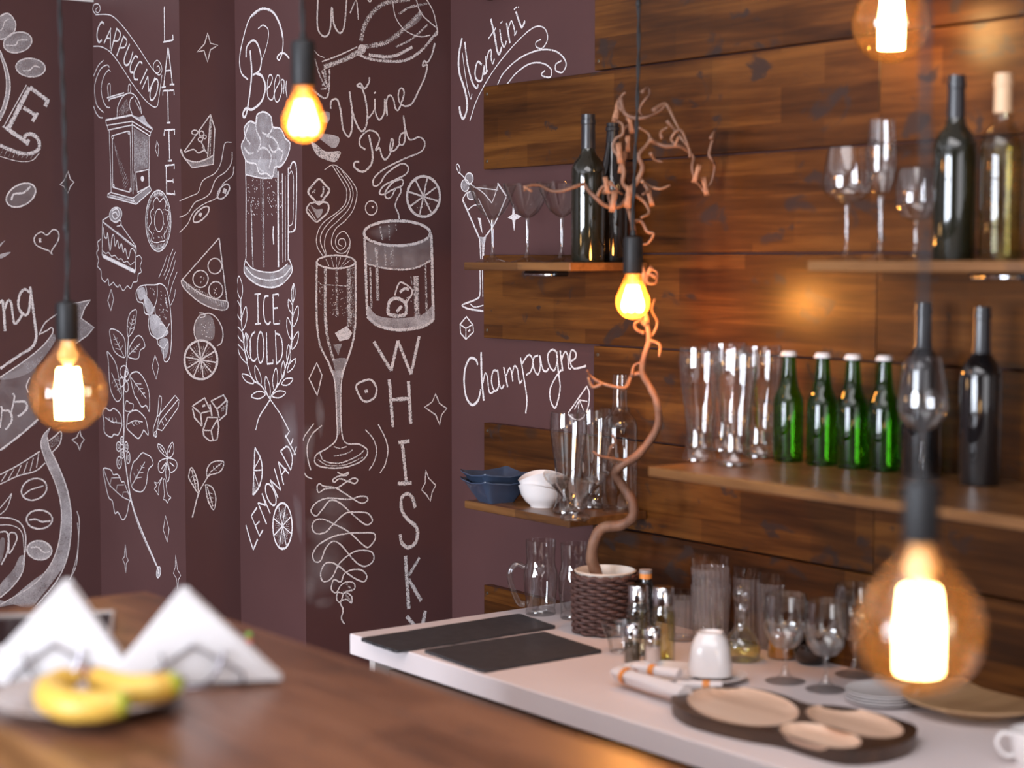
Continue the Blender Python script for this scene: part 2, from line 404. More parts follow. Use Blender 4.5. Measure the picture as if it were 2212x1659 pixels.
for i, (y0, y1, z0, z1) in enumerate(WINDOWS):
    fr = MB(); w = 0.035; xa, xb = LX-0.09, LX-0.03
    fr.box((xa, y0, z0), (xb, y0+w, z1)); fr.box((xa, y1-w, z0), (xb, y1, z1)); fr.box((xa, y0, z0), (xb, y1, z0+w)); fr.box((xa, y0, z1-w), (xb, y1, z1))
    fr.box((xa, (y0+y1)/2-0.02, z0), (xb, (y0+y1)/2+0.02, z1)); fr.box((xa, y0, z0+1.25), (xb, y1, z0+1.29))
    tag(fr.build('window_%d' % (i+1), 'paint_ceiling'), kind='structure')
fr = MB(); ya, yb = BACK-0.09, BACK-0.03
for xx in (FX0, FX0+0.87, FX0+1.73, FX1-0.04): fr.box((xx, ya, FZ0), (xx+0.04, yb, FZ1))
fr.box((FX0, ya, FZ0), (FX1, yb, FZ0+0.04)); fr.box((FX0, ya, FZ1-0.04), (FX1, yb, FZ1))
tag(fr.build('window_3', 'paint_ceiling'), kind='structure')
# pale soffit trim that closes the tall dark chalkboard face at the top left
zt = hy(170, 3.2, Y1).z
tag(MB().box((LX, Y1-0.012, zt), (X1-0.001, Y1, CEIL)).build('trim_1', 'paint_ceiling'), kind='structure')

# planks: rows alternate between long and short, with a butt joint further along
ZB = [0.498, 0.692, 0.887, 1.078, 1.270, 1.465, 1.661, 1.855, 2.049, 2.243, 2.437, 2.631]
YL, YS, YJ = 3.40, 2.998, 2.20
gap = 0.004
for i in range(len(ZB)-1):
    z0, z1 = ZB[i]+gap/2, ZB[i+1]-gap/2
    yl = YL if i % 2 == 1 else YS
    th = 0.020 + random.uniform(-0.0012, 0.0022)
    for (ya, yb) in ((YJ+0.001, yl), (0.62, YJ-0.001)):
        hh, ll = (z1-z0), (yb-ya)
        p = MB().box((-th, -ll/2, -hh/2), (-0.0002, ll/2, hh/2)).build('plank', 'wood_wall', wall_right, bevel=0.0012, loc=(WX, (ya+yb)/2, (z0+z1)/2))
        if yb == yl:
            for sz in (-1, 1):
                MB().lathe([(0.0002, 0.0012), (0.0035, 0.0010), (0.0042, 0.0)], 10).build('screw', 'screw_metal', p, loc=(-th, ll/2-0.014, sz*(hh/2-0.018))).rotation_euler = (0, R(-90), 0)
        th += 0.0008

# ------------------------------------------------------------------ chalk lettering and drawings, drawn on the faces of the walls
PANEL = {'D1': (1, Y1, wall_back), 'D2': (1, Y2, wall_back), 'D3': (1, Y3, wall_back), 'L1': (0, X1, wall_back), 'L2': (0, X2, wall_back), 'R': (0, WX, wall_right)}
CROP = {'A': (0, 0), 'B': (0, 400), 'C': (0, 800), 'E': (480, 0), 'F': (480, 400), 'G': (480, 800), 'H': (480, 1100), 'I': (960, 0), 'J': (960, 350), 'K': (960, 740)}
KS = 560.0/2212.0
_layer = [0]
class Chalk:
    def __init__(s, panel, name, label):
        s.ax, s.val, s.wall = PANEL[panel]; s.v = []; s.f = []; s.d = []; s.name = name; s.label = label; s.crop = None; s.smooth_faces = set()
        s.bi = 1 - s.ax            # the horizontal axis within the face
    def c(s, k): s.crop = k; return s
    def px(s, p):
        if s.crop is None: return p
        o = CROP[s.crop]; return (o[0] + p[0]*KS, o[1] + p[1]*KS)
    def P(s, t):
        if isinstance(t, str):
            q = []
            for w in t.split():
                a, b_ = w.split(','); q.append((float(a), float(b_)))
            t = q
        return [s.px(p) for p in t]
    def uv(s, p):
        h = hit(p[0], p[1], s.ax, s.val); return Vector((h[s.bi], h.z)), depth_of(h)
    def put(s, u, d, lay):
        co = [0, 0, u[1]]; co[s.ax] = s.val - 0.0004 - lay; co[s.bi] = u[0]; s.v.append(tuple(co)); s.d.append(d)
    def lay(s):
        _layer[0] = (_layer[0] + 1) % 60; return _layer[0]*1.2e-5
    def line(s, pts, w=3.0, d=0.85, smooth=True, closed=False, taper=False, jit=0.5):
        P = s.P(pts); return s._line(P, w, d, smooth, closed, taper, jit)
    def _line(s, P, w, d=0.85, smooth=True, closed=False, taper=False, jit=0.5):
        if smooth and len(P) > 2: Q = [tuple(q) for q in cr([(x, y, 0) for (x, y) in P], 5, closed)]
        else:
            Q = []
            for a, b_ in zip(P, P[1:] + ([P[0]] if closed else [])):
                n = max(1, int(math.hypot(b_[0]-a[0], b_[1]-a[1])/7))
                Q += [(a[0]+(b_[0]-a[0])*k/n, a[1]+(b_[1]-a[1])*k/n) for k in range(n)]
            if not closed: Q.append(P[-1])
        if closed: Q.append(Q[0])
        U = [s.uv(q[:2]) for q in Q]; n = len(U); L_ = s.lay(); i0 = len(s.v)
        for j, (u, z) in enumerate(U):
            a = U[max(0, j-1)][0]; b_ = U[min(n-1, j+1)][0]
            if closed and j in (0, n-1): a, b_ = U[n-2][0], U[1][0]
            t = b_ - a
            if t.length < 1e-9: t = Vector((1, 0))
            t.normalize(); nn = Vector((-t.y, t.x))
            hw = w*0.49*z/F * (1.0 + jit*0.35*mnoise.noise(Vector((u.x*90, u.y*90, L_*1e5))))
            if taper: hw *= 0.35 + 0.65*math.sin(math.pi*min(0.98, max(0.02, (j+0.5)/n)))
            e = d*0.55 if w > 3 else d*0.75
            for q, dd in ((-1, e), (-0.5, d), (0.5, d), (1, e)): s.put(u + nn*hw*q, dd, L_ + (j % 160)*2e-6)
        for j in range(n-1):
            for k in range(3):
                a = i0+j*4+k; s.f.append((a, a+1, a+5, a+4))
        return s
    def fill(s, pts, d=0.5, smooth=True, soft=False):
        P = s.P(pts); P3 = [(x, y, 0) for (x, y) in P]
        if smooth: P3 = [tuple(q) for q in cr(P3, 4, True)]
        U = [s.uv(q[:2])[0] for q in P3]; L_ = s.lay(); i0 = len(s.v); n = len(U)
        if soft:
            c = sum(U, Vector((0, 0)))/n
            d *= 1.5; s.put(c, d, L_)
            for u in U: s.put(c+(u-c)*0.55, d*0.62, L_)
            for u in U: s.put(u, 0.0, L_)
            for k in range(n):
                k2 = (k+1) % n
                s.f.append((i0, i0+1+k, i0+1+k2)); s.f.append((i0+1+k, i0+1+n+k, i0+1+n+k2, i0+1+k2)); s.smooth_faces |= {len(s.f)-1, len(s.f)-2}
        else:
            smear = d < 0.7
            for u in U: s.put(u, min(1.0, d*1.55) if smear else d, L_)
            for t in tessellate_polygon([[Vector((u.x, u.y, 0)) for u in U]]):
                s.f.append(tuple(i0+k for k in t))
                if smear: s.smooth_faces.add(len(s.f)-1)
        return s
    def ell(s, cx, cy, rx, ry, w=3.0, d=0.85, rot=0, fill=0):
        a = R(rot); P = []
        for k in range(28):
            t = 2*math.pi*k/28; x, y = rx*math.cos(t), ry*math.sin(t)
            P.append((cx + x*math.cos(a) - y*math.sin(a), cy + x*math.sin(a) + y*math.cos(a)))
        if fill: s.fill(P, fill)
        if w: s.line(P, w, d, closed=True)
        return s
    def poly(s, pts, w=3, d=0.85): return s.line(pts, w, d, smooth=False, closed=True)
    def seg(s, pts, w=3, d=0.85): return s.line(pts, w, d, smooth=False)
    def leaf(s, pts, w=3, vein=None):
        s.line(pts, w, closed=True)
        if vein:
            s.line(vein, w*0.8); V = [tuple(float(q) for q in e.split(',')) for e in vein.split()]
            (x0, y0), (x1, y1) = V[0], V[-1]; dx, dy = x1-x0, y1-y0
            for t_ in (0.3, 0.52, 0.74):
                for sg in (-1, 1):
                    px_, py_ = x0+dx*t_, y0+dy*t_; l_ = 0.20*(1.15-t_)
                    s.seg([(px_, py_), (px_+(dx*0.8-sg*dy)*l_, py_+(dy*0.8+sg*dx)*l_)], w*0.55, 0.75)
        return s
    def lf(s, base, tip, wid, w=3.2):
        b_, t = Vector(base), Vector(tip); d = t-b_; n = Vector((-d.y, d.x)).normalized()*wid
        s.line([tuple(b_), tuple(b_+d*0.3+n*0.8), tuple(b_+d*0.65+n*0.8), tuple(t), tuple(b_+d*0.65-n*0.8), tuple(b_+d*0.3-n*0.8)], w, closed=True); return s
    def slice(s, cx, cy, rx, ry, n, w, a0=0, fine=0):
        s.ell(cx, cy, rx, ry, w, 0.95)
        for k in range(n):
            a = a0 + 2*math.pi*k/n; s.seg([(cx, cy), (cx+rx*0.93*math.cos(a), cy+ry*0.93*math.sin(a))], w*0.7)
            for q in range(fine):
                b_ = a + 2*math.pi/n*(q+1)/(fine+1); r0 = random.uniform(0.25, 0.45); r1 = random.uniform(0.65, 0.85)
                s.seg([(cx+rx*r0*math.cos(b_), cy+ry*r0*math.sin(b_)), (cx+rx*r1*math.cos(b_), cy+ry*r1*math.sin(b_))], 1.3, 0.55)
        return s
    def dots(s, x0, y0, x1, y1, n, w=2.2, d=0.8, dx=4, dy=10):
        for k in range(n):
            x, y = random.uniform(x0, x1), random.uniform(y0, y1); s.seg([(x, y), (x+dx, y+dy)], w, d)
        return s
    def hatch(s, a0, a1, b0, b1, n, w=1.6, d=0.5):
        for k in range(n):
            t = (k+0.5)/n; p = (a0[0]+(a1[0]-a0[0])*t, a0[1]+(a1[1]-a0[1])*t); q = (b0[0]+(b1[0]-b0[0])*t, b0[1]+(b1[1]-b0[1])*t)
            u0, u1 = random.uniform(0, 0.12), random.uniform(0.82, 1)
            s.seg([(p[0]+(q[0]-p[0])*u0, p[1]+(q[1]-p[1])*u0), (p[0]+(q[0]-p[0])*u1, p[1]+(q[1]-p[1])*u1)], w, d)
        return s
    def done(s):
        me = bpy.data.meshes.new(s.name); me.from_pydata(s.v, [], s.f); me.materials.append(M['chalk_dust']); me.materials.append(M['chalk_smudge'])
        me.polygons.foreach_set('material_index', [1 if k in s.smooth_faces else 0 for k in range(len(s.f))])
        at = me.attributes.new('dens', 'FLOAT', 'POINT'); at.data.foreach_set('value', s.d)
        o = bpy.data.objects.new(s.name, me); COL.objects.link(o); o.parent = s.wall; o['label'] = s.label
        return o
def star(panel, crop, pts, w=2.6, fill=0):
    k = Chalk(panel, 'chalk_sparkle', 'small four-pointed chalk sparkle').c(crop)
    if fill: k.fill(pts, fill, smooth=False)
    k.poly(pts, w).done()

# --- tall face at far left: coffee cup with beans, part of a word
k = Chalk('D1', 'chalk_coffee_beans', 'chalk coffee beans and a lettered E').c('A')
k.fill('0,140 70,115 130,190 120,270 60,320 0,335', .5).line('0,140 70,115 130,190 120,270 60,320 0,335', 3.5).line('75,160 40,185 25,230 5,265', 3)
k.ell(150,362,122,85,3.5,.8,-15,.42).line('50,385 130,385 160,345 235,340', 3)
k.ell(260,577,125,78,3.5,.8,5,.45).line('195,603 250,600 290,565 340,575', 3)
k.fill('0,430 60,590 85,740 55,900 0,1030 0,960 30,880 55,740 40,600 0,470', .55)
k.line('0,430 60,590 85,740 55,900 0,1030', 3.5).line('0,470 40,600 55,740 30,880 0,960', 2.5)
k.seg('250,745 72,1095', 11, .8).seg('225,725 28,1085', 2.5).seg('255,745 405,858', 10, .8).seg('412,845 385,908', 9, .8)
k.seg('200,918 305,985', 9, .8).seg('322,962 275,1035', 8, .8).seg('45,1088 238,1222', 10, .8).seg('245,1190 225,1240', 8, .8).seg('18,1080 85,1105', 3)
k.line('0,1240 150,1302 270,1308 332,1262 325,1190 280,1150 222,1150 202,1185', 9, .75).line('0,1335 150,1375 270,1370 335,1305', 2)
k.hatch((10,1260),(300,1320),(-20,1330),(270,1370),8,1.6)
k.c('B').ell(178,85,135,88,4,.85,-30,.22).line('95,130 120,75 200,65 260,10', 5)
k.line('445,592 440,560 495,470 497,405 455,378 400,425 350,400 295,440 300,500 350,535 415,560', 3.2, closed=True).seg('338,452 344,488', 6)
k.fill('0,500 45,470 20,500 0,525',.6).fill('0,590 90,570 45,608 0,626',.6)
k.done()
k = Chalk('D1', 'chalk_lettering', 'chalk script ending in ng and ss on a ribbon').c('B')
k.line('0,1010 20,990 32,1080 42,1245', 6.5).line('30,1090 62,990 92,1000 105,1090 122,1180 160,1150 200,1085', 6)
k.line('255,915 205,888 162,950 160,1050 212,1110 245,1070 262,940', 6.5).line('255,865 275,1010 300,1200 308,1300 270,1385 160,1455 0,1565', 6.5)
k.fill('610,1015 770,980 720,1050 690,1135 800,1215 740,1285 640,1355 560,1200', .42, smooth=False).line('610,1015 770,980 720,1050 690,1135 800,1215 740,1285 640,1355', 2.5, smooth=False)
k.line('335,1270 380,1180 440,1130 520,1080', 3).line('330,1275 400,1240 440,1215 447,1262 360,1375 200,1505 0,1640', 3)
k.fill('440,1270 470,1330 300,1560 150,1640 0,1660 0,1640 200,1510 360,1385', .38)
k.c('C').fill('0,660 0,100 150,0 300,-60 330,400 230,500 120,585', .22)
k.line('95,360 122,225 106,205 122,200', 4).line('122,270 210,268 228,320 190,370 150,392', 5.5).line('0,490 15,335 5,305', 4).line('8,340 80,350 100,420 62,490 40,502', 5.5)
k.line('0,682 120,592 230,502 325,415', 5).line('255,60 225,130 240,190', 3)
k.done()
k = Chalk('D1', 'chalk_cup', 'chalk drawing of a big coffee cup with beans').c('C')
k.fill('430,485 365,560 350,650 400,800 470,960 518,1150 518,1350 478,1550 400,1700 270,1800 0,2020 0,1960 240,2030 330,1950 480,1760 560,1620 605,1380 600,1180 560,980 480,780 420,660 402,570', .60)
k.line('430,485 365,560 350,650 400,800 470,960 518,1150 518,1350 478,1550 400,1700 270,1840 0,2000', 2.5).line('402,570 420,660 480,780 560,980 602,1180 605,1380 570,1600 480,1800 300,2020', 3)
k.fill('210,1590 190,1720 110,1840 0,1940 0,1830 110,1700 165,1590', .5).line('210,1580 190,1720 110,1840 0,1940', 3)
k.line('410,605 470,560 520,520 512,620 440,705', 3).hatch((425,600),(510,540),(430,680),(505,610),6,1.6)
k.line('0,890 170,800 340,690', 3).line('0,972 150,902 300,860 385,790', 3)
for a in ('10,950 60,870','70,930 120,840','140,900 180,810','200,880 235,780','255,860 285,745','310,830 330,710'): k.seg(a, 2)
k.ell(290,1015,112,88,4,.85,-25).line('195,1070 260,1020 370,985', 3)
k.ell(335,1272,110,80,4,.85).line('245,1275 310,1272 360,1292 430,1285', 4.5)
k.ell(335,1535,105,80,4,.9,8,.62).line('260,1512 320,1508 370,1552 425,1545', 4.5)
k.line('0,1255 100,1265 180,1310 216,1400 216,1520 190,1659', 3).line('0,1320 80,1320 160,1350 196,1420 205,1560', 2)
k.line('0,1380 55,1380 72,1450 58,1560 10,1659', 4).line('80,1392 130,1392 140,1450 80,1562 75,1480', 3.5, closed=True).fill('0,1450 40,1440 30,1560 0,1640',.35)
k.line('0,1232 60,1170 98,1055 70,1090 0,1175', 2.5)
k.line('655,1200 675,1280 670,1420 650,1659 590,1790', 2).line('660,1300 668,1420 655,1580 600,1780', 1.6)
k.done()
star('D1','A','578,1460 600,1530 630,1555 600,1590 575,1650 548,1590 512,1575 548,1540')
star('D1','C','680,510 690,560 718,590 690,630 680,685 660,630 612,592 655,570', 2.2)

# --- first return face: CAPPUCCINO banner, LATTE, coffee mill, cakes, coffee sprig
k = Chalk('L1', 'chalk_lettering', 'chalk banner reading CAPPUCCINO').c('A')
k.line('820,125 925,125 990,160 1080,260 1180,400 1270,540 1330,620 1365,640 1385,600 1375,550 1345,515 1315,545 1315,600 1345,625 1368,600 1358,565 1340,572', 2.4)
k.line('820,125 795,85 805,40 840,35 858,70 845,105 825,105 820,80 835,65', 2.4).line('800,395 870,400 950,450 1040,570 1130,710 1230,840 1300,905 1340,910 1355,860 1385,640', 2.4)
k.line('892,205 868,190 840,240 830,310 845,360 872,342', 5).seg('890,370 950,240', 4.5).seg('945,245 944,418', 4.5).seg('912,325 948,328', 3.5)
k.seg('1000,240 950,438', 5).line('1000,245 1030,285 1012,345 972,348', 4.5).seg('1058,305 998,478', 5).line('1058,310 1086,350 1066,402 1030,408', 4.5)
k.line('1110,375 1066,490 1066,545 1092,555 1115,520 1138,438', 5).line('1180,492 1156,480 1120,550 1115,612 1142,618', 5).line('1218,542 1192,530 1150,610 1150,672 1182,680', 5)
k.seg('1258,590 1198,718', 5).seg('1215,762 1265,650', 4.5).seg('1265,650 1272,782', 4.5).seg('1272,782 1328,660', 4.5).ell(1318,765,28,92,5,.9,14)
k.done()
k = Chalk('L1', 'chalk_lettering', 'upright chalk letters reading LATTE').c('A')
k.seg('1405,55 1408,355',5.2).seg('1395,360 1480,342',4.5).seg('1480,345 1478,295',4.5)
k.seg('1437,405 1400,742',5).seg('1440,408 1475,722',5).seg('1412,605 1462,600',4).seg('1382,746 1418,740',4.5).seg('1452,722 1492,720',4.5)
k.seg('1436,780 1440,1045',5.2).seg('1390,815 1392,775 1485,770 1488,812',4.5).seg('1424,1048 1456,1046',4.5)
k.seg('1442,1115 1450,1370',5.2).seg('1400,1160 1405,1110 1493,1105 1490,1152',4.5).seg('1434,1372 1468,1370',4.5)
k.seg('1420,1410 1424,1650',5.2).seg('1408,1415 1490,1405 1488,1442',4.5).seg('1425,1545 1480,1545',4).seg('1478,1525 1480,1562',4).seg('1420,1650 1495,1658 1490,1625',4.5)
k.done()
k = Chalk('L1', 'chalk_coffee_mill', 'chalk drawing of a hand coffee mill').c('A')
k.line('885,515 840,560 800,650',2.2).line('935,575 915,555 860,590 815,700 810,800 830,900 885,960',2.4).line('945,610 925,600 885,660 865,760 880,850 910,910 940,918',2.4).line('800,905 820,960 850,1000 880,1005',2.4)
k.line('920,740 930,715 943,730 940,830 930,860 925,800',2.5,closed=True).seg('915,835 1060,792',3).seg('940,845 1075,806',3).line('1095,785 1098,735 1106,718 1118,740 1115,790',2.5)
k.line('1000,995 1010,900 1060,815 1120,795 1170,835 1200,910 1210,975',2.8).line('1130,972 1108,910 1115,850 1142,825',2.8)
k.hatch((1015,940),(1085,830),(1015,990),(1110,960),10,1.5,.5).hatch((1150,840),(1195,920),(1160,870),(1205,970),8,1.6,.55)
k.seg('905,1025 1125,982 1302,1098',4.5).seg('905,1025 912,1070 1130,1035 1290,1130 1305,1100',2.5).seg('920,1070 925,1110 1135,1066 1285,1162 1290,1125',2.8)
k.fill('1130,985 1190,1000 1228,985 1255,1040 1300,1090 1260,1085',.6)
k.seg('935,1115 952,1640',2.5).seg('1130,1035 1138,1655',2.6).seg('1275,1160 1275,1600',2.6)
k.poly('962,1190 955,1165 975,1155 1090,1120 1112,1128 1115,1180 1122,1600 1108,1640 985,1605 965,1585',2.6)
k.ell(965,1170,8,14,2).ell(1104,1132,8,14,2).ell(972,1588,8,14,2).ell(1118,1620,8,14,2)
k.hatch((968,1190),(1110,1560),(990,1290),(1060,1630),16,1.6,.4)
k.fill('1142,1090 1265,1168 1265,1430 1145,1470',.20,smooth=False).hatch((1145,1110),(1262,1190),(1145,1465),(1262,1440),16,1.6,.5).hatch((1142,1480),(1150,1480),(1142,1640),(1170,1640),3,1.6,.5)
k.poly('1160,1470 1270,1446 1275,1590 1175,1642',3).ell(1218,1525,13,20,2,.9,0,.9)
k.c('B').seg('945,62 1135,112 1280,5',2.6).seg('922,78 948,62',3).seg('922,80 920,98 1165,162 1296,45 1280,8',3).seg('1135,115 1165,160',2.5).seg('935,82 1150,140',3,.6).fill('930,78 1140,118 1160,150 935,98',.3,smooth=False).fill('1140,118 1280,15 1290,45 1168,150',.35,smooth=False)
k.done()
k = Chalk('L1', 'chalk_cake', 'chalk drawing of a slice of layer cake on a doily').c('B')
k.seg('878,300 875,602',2.8).seg('880,312 1165,532 1158,742',2.8).seg('878,300 932,265',2.5).seg('1030,330 1165,525',2.5).seg('880,602 1156,738',9,.85)
k.ell(990,250,52,62,2.5,.8,20,.35).line('960,220 1000,200 1020,250 985,290 960,250 990,230 1005,260',3).line('945,290 990,320 1030,300 1035,340 1000,350',2.5)
k.line('885,360 895,440 915,450 922,410 942,556 960,440 975,430 985,520 1005,470 1020,540 1040,500 1055,572 1072,540 1096,626 1120,550 1140,545 1160,582',3)
k.line('880,560 905,582 930,575 955,606 985,600 1010,632 1040,628 1060,658 1090,650 1115,678 1150,655',2).seg('890,322 1160,540',4,.5).hatch((1000,385),(1160,530),(1020,430),(1150,520),10,1.6,.5)
k.line('865,460 835,490 845,540 828,580 845,640 835,690 865,730 870,790 900,825 925,800 935,855 970,830 985,850 1010,870 1025,850 1055,900 1090,860 1120,880 1140,830 1175,820 1185,760 1210,740 1200,690 1215,640 1195,600 1165,612',2.2)
k.done()
k = Chalk('L1', 'chalk_doughnut', 'chalk drawing of a glazed doughnut').c('B')
k.ell(1355,305,108,260,3.2).ell(1358,300,38,96,2.5).ell(1353,306,97,240,7,.45)
k.line('1340,105 1365,142 1395,110 1418,155 1410,205 1447,225 1430,275 1440,330 1420,390 1400,425 1410,470 1370,482 1340,490 1295,475 1300,420 1270,370 1295,310 1285,250 1296,210 1312,200 1310,150',2.4,closed=True)
k.hatch((1300,500),(1410,490),(1320,560),(1390,550),10,2,.6).hatch((1310,110),(1400,90),(1330,70),(1380,60),8,2,.6).dots(1310,170,1330,430,9,2,.8,2,8).dots(1390,170,1420,430,9,2,.8,2,8).dots(1310,435,1400,450,7,2)
k.done()
k = Chalk('L1', 'chalk_croissant', 'chalk drawing of a steaming croissant').c('B')
for a in ('1480,545 1450,620 1430,700 1400,770','1500,570 1470,650 1450,720 1410,810','1430,600 1400,690 1375,750 1358,790','1500,640 1480,720 1450,800 1435,890','1515,740 1480,830 1465,880 1450,950','1500,890 1490,960 1460,1025'): k.line(a,1.9)
k.line('1165,920 1190,870 1240,852 1330,850 1372,840 1420,880 1450,1000 1465,1150 1468,1300 1455,1450 1430,1505 1402,1490 1395,1400 1355,1360 1340,1310 1290,1270 1270,1180 1275,1110 1240,1090 1225,1010 1180,990',2.8,closed=True)
k.line('1245,855 1256,930 1230,1000',2.6).line('1345,850 1345,950 1325,1030 1280,1110',2.6).line('1325,1030 1330,1100 1360,1130 1365,1180 1400,1190 1440,1255',2.6).line('1450,1180 1400,1280 1345,1315',2.6).line('1440,1330 1400,1395',2.6)
k.fill('1175,900 1230,870 1245,940 1200,985',.6).fill('1240,930 1320,1050 1280,1112 1235,1020',.62).fill('1280,1122 1340,1110 1400,1190 1440,1262 1350,1312 1290,1240',.6).fill('1360,1330 1430,1310 1440,1400 1405,1480',.5)
k.dots(1360,900,1430,1150,24,2.2,.8).dots(1265,870,1320,930,6,2).seg('1415,960 1430,1050',5,.8)
k.done()
k = Chalk('L1', 'chalk_coffee_sprig', 'chalk drawing of a coffee sprig with serrated leaves and berries').c('B')
k.line('1100,1290 1086,1480 1070,1659',4).leaf('1095,1290 1090,1180 1115,1090 1165,1065 1160,1150 1140,1240',2.5,'1100,1280 1145,1110')
k.leaf('1065,1470 990,1430 955,1350 940,1235 1000,1240 1060,1300 1075,1400',2.3,'1060,1460 970,1270').leaf('1105,1440 1110,1380 1170,1290 1215,1300 1240,1375 1200,1410 1180,1480 1105,1470',2.6,'1100,1450 1200,1350')
k.leaf('920,1420 928,1500 940,1700 960,1780 1000,1845 1035,1820 1040,1770 1020,1659 990,1520',2.4,'955,1600 1030,1780').ell(1060,1590,34,50,2.6).ell(1085,1630,20,40,2.5)
k.c('C').line('1070,0 1055,200 1060,500 1055,650 1080,850 1120,1100 1200,1340 1345,1680 1352,1735',5.5).line('1110,1090 1190,1345 1335,1670',1.8)
k.leaf('1120,30 1180,15 1240,90 1275,200 1275,350 1250,300 1210,310 1170,240 1150,210 1120,90',3,'1120,60 1250,240').ell(1040,100,18,40,2.6).ell(1080,140,18,45,2.6)
k.line('1065,330 1080,260 1110,280 1140,290 1130,340 1090,350',2,closed=True)
k.leaf('1040,450 1030,380 975,325 940,345 900,320 878,360 890,440 895,530 950,570 975,545 1010,550 1040,480',2.8,'1040,450 960,440 900,400').leaf('1085,460 1100,370 1165,340 1220,380 1250,430 1268,550 1230,510 1220,530 1185,580 1140,550 1090,500',2.9,'1090,460 1150,430 1220,440')
for (x,y,a,b_) in ((1015,650,19,40),(1045,600,15,35),(1080,650,15,40),(1048,710,15,40),(1098,745,15,50),(1020,785,20,50)): k.ell(x,y,a,b_,2.8,.9); k.ell(x,y,a*.35,b_*.4,1.6)
k.leaf('1115,1100 1080,1000 1060,950 1040,950 1010,890 970,890 950,850 885,840 900,950 930,1080 960,1110 970,1150 985,1220 1010,1210 1050,1275 1085,1230 1105,1130',2.6,'885,835 930,960 970,1010 1050,1080 1115,1110')
k.leaf('1125,980 1115,900 1140,790 1170,760 1215,705 1250,715 1290,740 1310,800 1270,850 1250,980 1210,1035 1150,1020',2.8,'1130,980 1180,890 1240,780')
k.crop=None; k.ell(343,1236,4.5,12,2.2,.9,8,.6)
k.done()
k = Chalk('L1', 'chalk_spices', 'chalk drawing of cinnamon sticks, star anise and cloves').c('C')
k.line('1315,565 1310,500 1345,380 1358,235 1370,222 1380,240 1370,350 1350,440 1330,570',2.5).seg('1345,395 1495,215 1530,255 1520,320 1385,515 1345,500 1372,430 1520,250',2.6).seg('1375,420 1400,470',2).seg('1405,395 1425,430',2).ell(1330,545,12,24,2)
for a in ('1425,740 1360,680 1350,630 1390,650 1420,710','1430,730 1440,660 1475,615 1485,690 1460,740','1425,750 1360,780 1355,850 1390,870 1425,780','1430,750 1500,770 1510,830 1460,870 1430,800','1430,780 1415,880 1435,950 1450,870'): k.line(a,2.6,closed=True)
for a in ('1365,650 1400,700','1465,640 1445,700','1380,840 1415,790','1490,820 1450,785'): k.seg(a,3)
k.line('1385,915 1350,960 1320,955 1338,985 1320,1010 1335,1030 1355,1060 1358,990',2.3,closed=True).line('1395,940 1405,1050 1398,1100 1415,1105 1430,1130 1445,1100 1460,1085 1430,1050 1415,940',2.5,closed=True)
k.done()
star('L1','A','1340,1200 1358,1250 1350,1335 1328,1275',2); star('L1','B','950,890 972,970 948,1070 922,985',2.3); star('L1','B','1325,1450 1358,1545 1335,1655 1300,1550',2.3)
star('L1','C','1415,1240 1445,1355 1430,1465 1395,1360',2.3); star('L1','C','1072,1485 1082,1590 1098,1620 1080,1650 1076,1730 1066,1650 1048,1612 1064,1590',2)
star('L1',None,'380,1199 384,1230 391,1243 386,1252 384.5,1274 382,1250 375,1238 379,1226',2)

# --- second dark face: sweets, pizza, lemon, ice, mint
k = Chalk('D2', 'chalk_cheesecake', 'chalk drawing of a wedge of berry cheesecake').c('A')
k.seg('1570,1295 1795,978',3).seg('1795,978 1832,1100 1818,1400 1640,1432 1565,1340 1538,1290',3).seg('1795,985 1770,1345',3.2).line('1538,1290 1545,1278 1580,1355 1680,1382 1775,1350 1820,1325',3.5).line('1575,1300 1650,1275 1690,1305 1740,1285 1770,1312',3)
k.fill('1585,1365 1680,1385 1815,1335 1810,1400 1640,1430',.5,smooth=False).seg('1800,1010 1790,1340',3,.6).ell(1660,1130,26,20,3.2).ell(1718,1140,20,22,3.2).ell(1745,1168,14,16,2.6).ell(1708,1190,18,18,3).line('1715,1210 1740,1260 1725,1255 1755,1290',4,.7)
k.done()
k = Chalk('D2', 'chalk_film_strip', 'wavy chalk lines with almond shaped eyes').c('A')
k.line('1975,1215 1920,1220 1900,1300 1880,1400 1830,1480 1730,1540 1690,1640 1640,1668 1530,1715',2.2).line('1980,1295 1975,1380 1930,1460 1840,1530 1790,1650 1720,1700 1660,1730 1600,1820 1530,1855',2.4).line('1995,1420 1980,1500 1900,1570 1865,1660 1830,1700 1740,1740 1650,1810 1600,1910 1530,1985',2.4)
k.c('B').ell(1905,55,72,38,4,.9,-55).seg('1922,30 1910,70',9).ell(1715,250,88,38,4,.9,-45).seg('1715,235 1700,265',8)
k.done()
k = Chalk('D2', 'chalk_pizza', 'chalk drawing of a slice of pizza').c('B')
k.seg('1868,450 1552,808',3.2).seg('1868,450 1935,995',3.2).line('1552,808 1565,872 1680,982 1800,1045 1905,1066 1942,1040 1935,992 1850,978 1720,930 1620,862',3.2,closed=True)
k.fill('1555,815 1620,862 1720,930 1850,978 1935,995 1938,1040 1905,1064 1800,1042 1680,980 1568,872',.3).hatch((1570,820),(1930,1000),(1570,870),(1920,1060),26,2,.6)
k.ell(1832,690,58,66,3).ell(1710,800,65,72,3).ell(1840,895,60,72,3).dots(1690,770,1740,830,6,2).dots(1820,870,1860,930,6,2)
k.done()
k = Chalk('D2', 'chalk_lemon', 'chalk drawing of a lemon and a cut lemon').c('B')
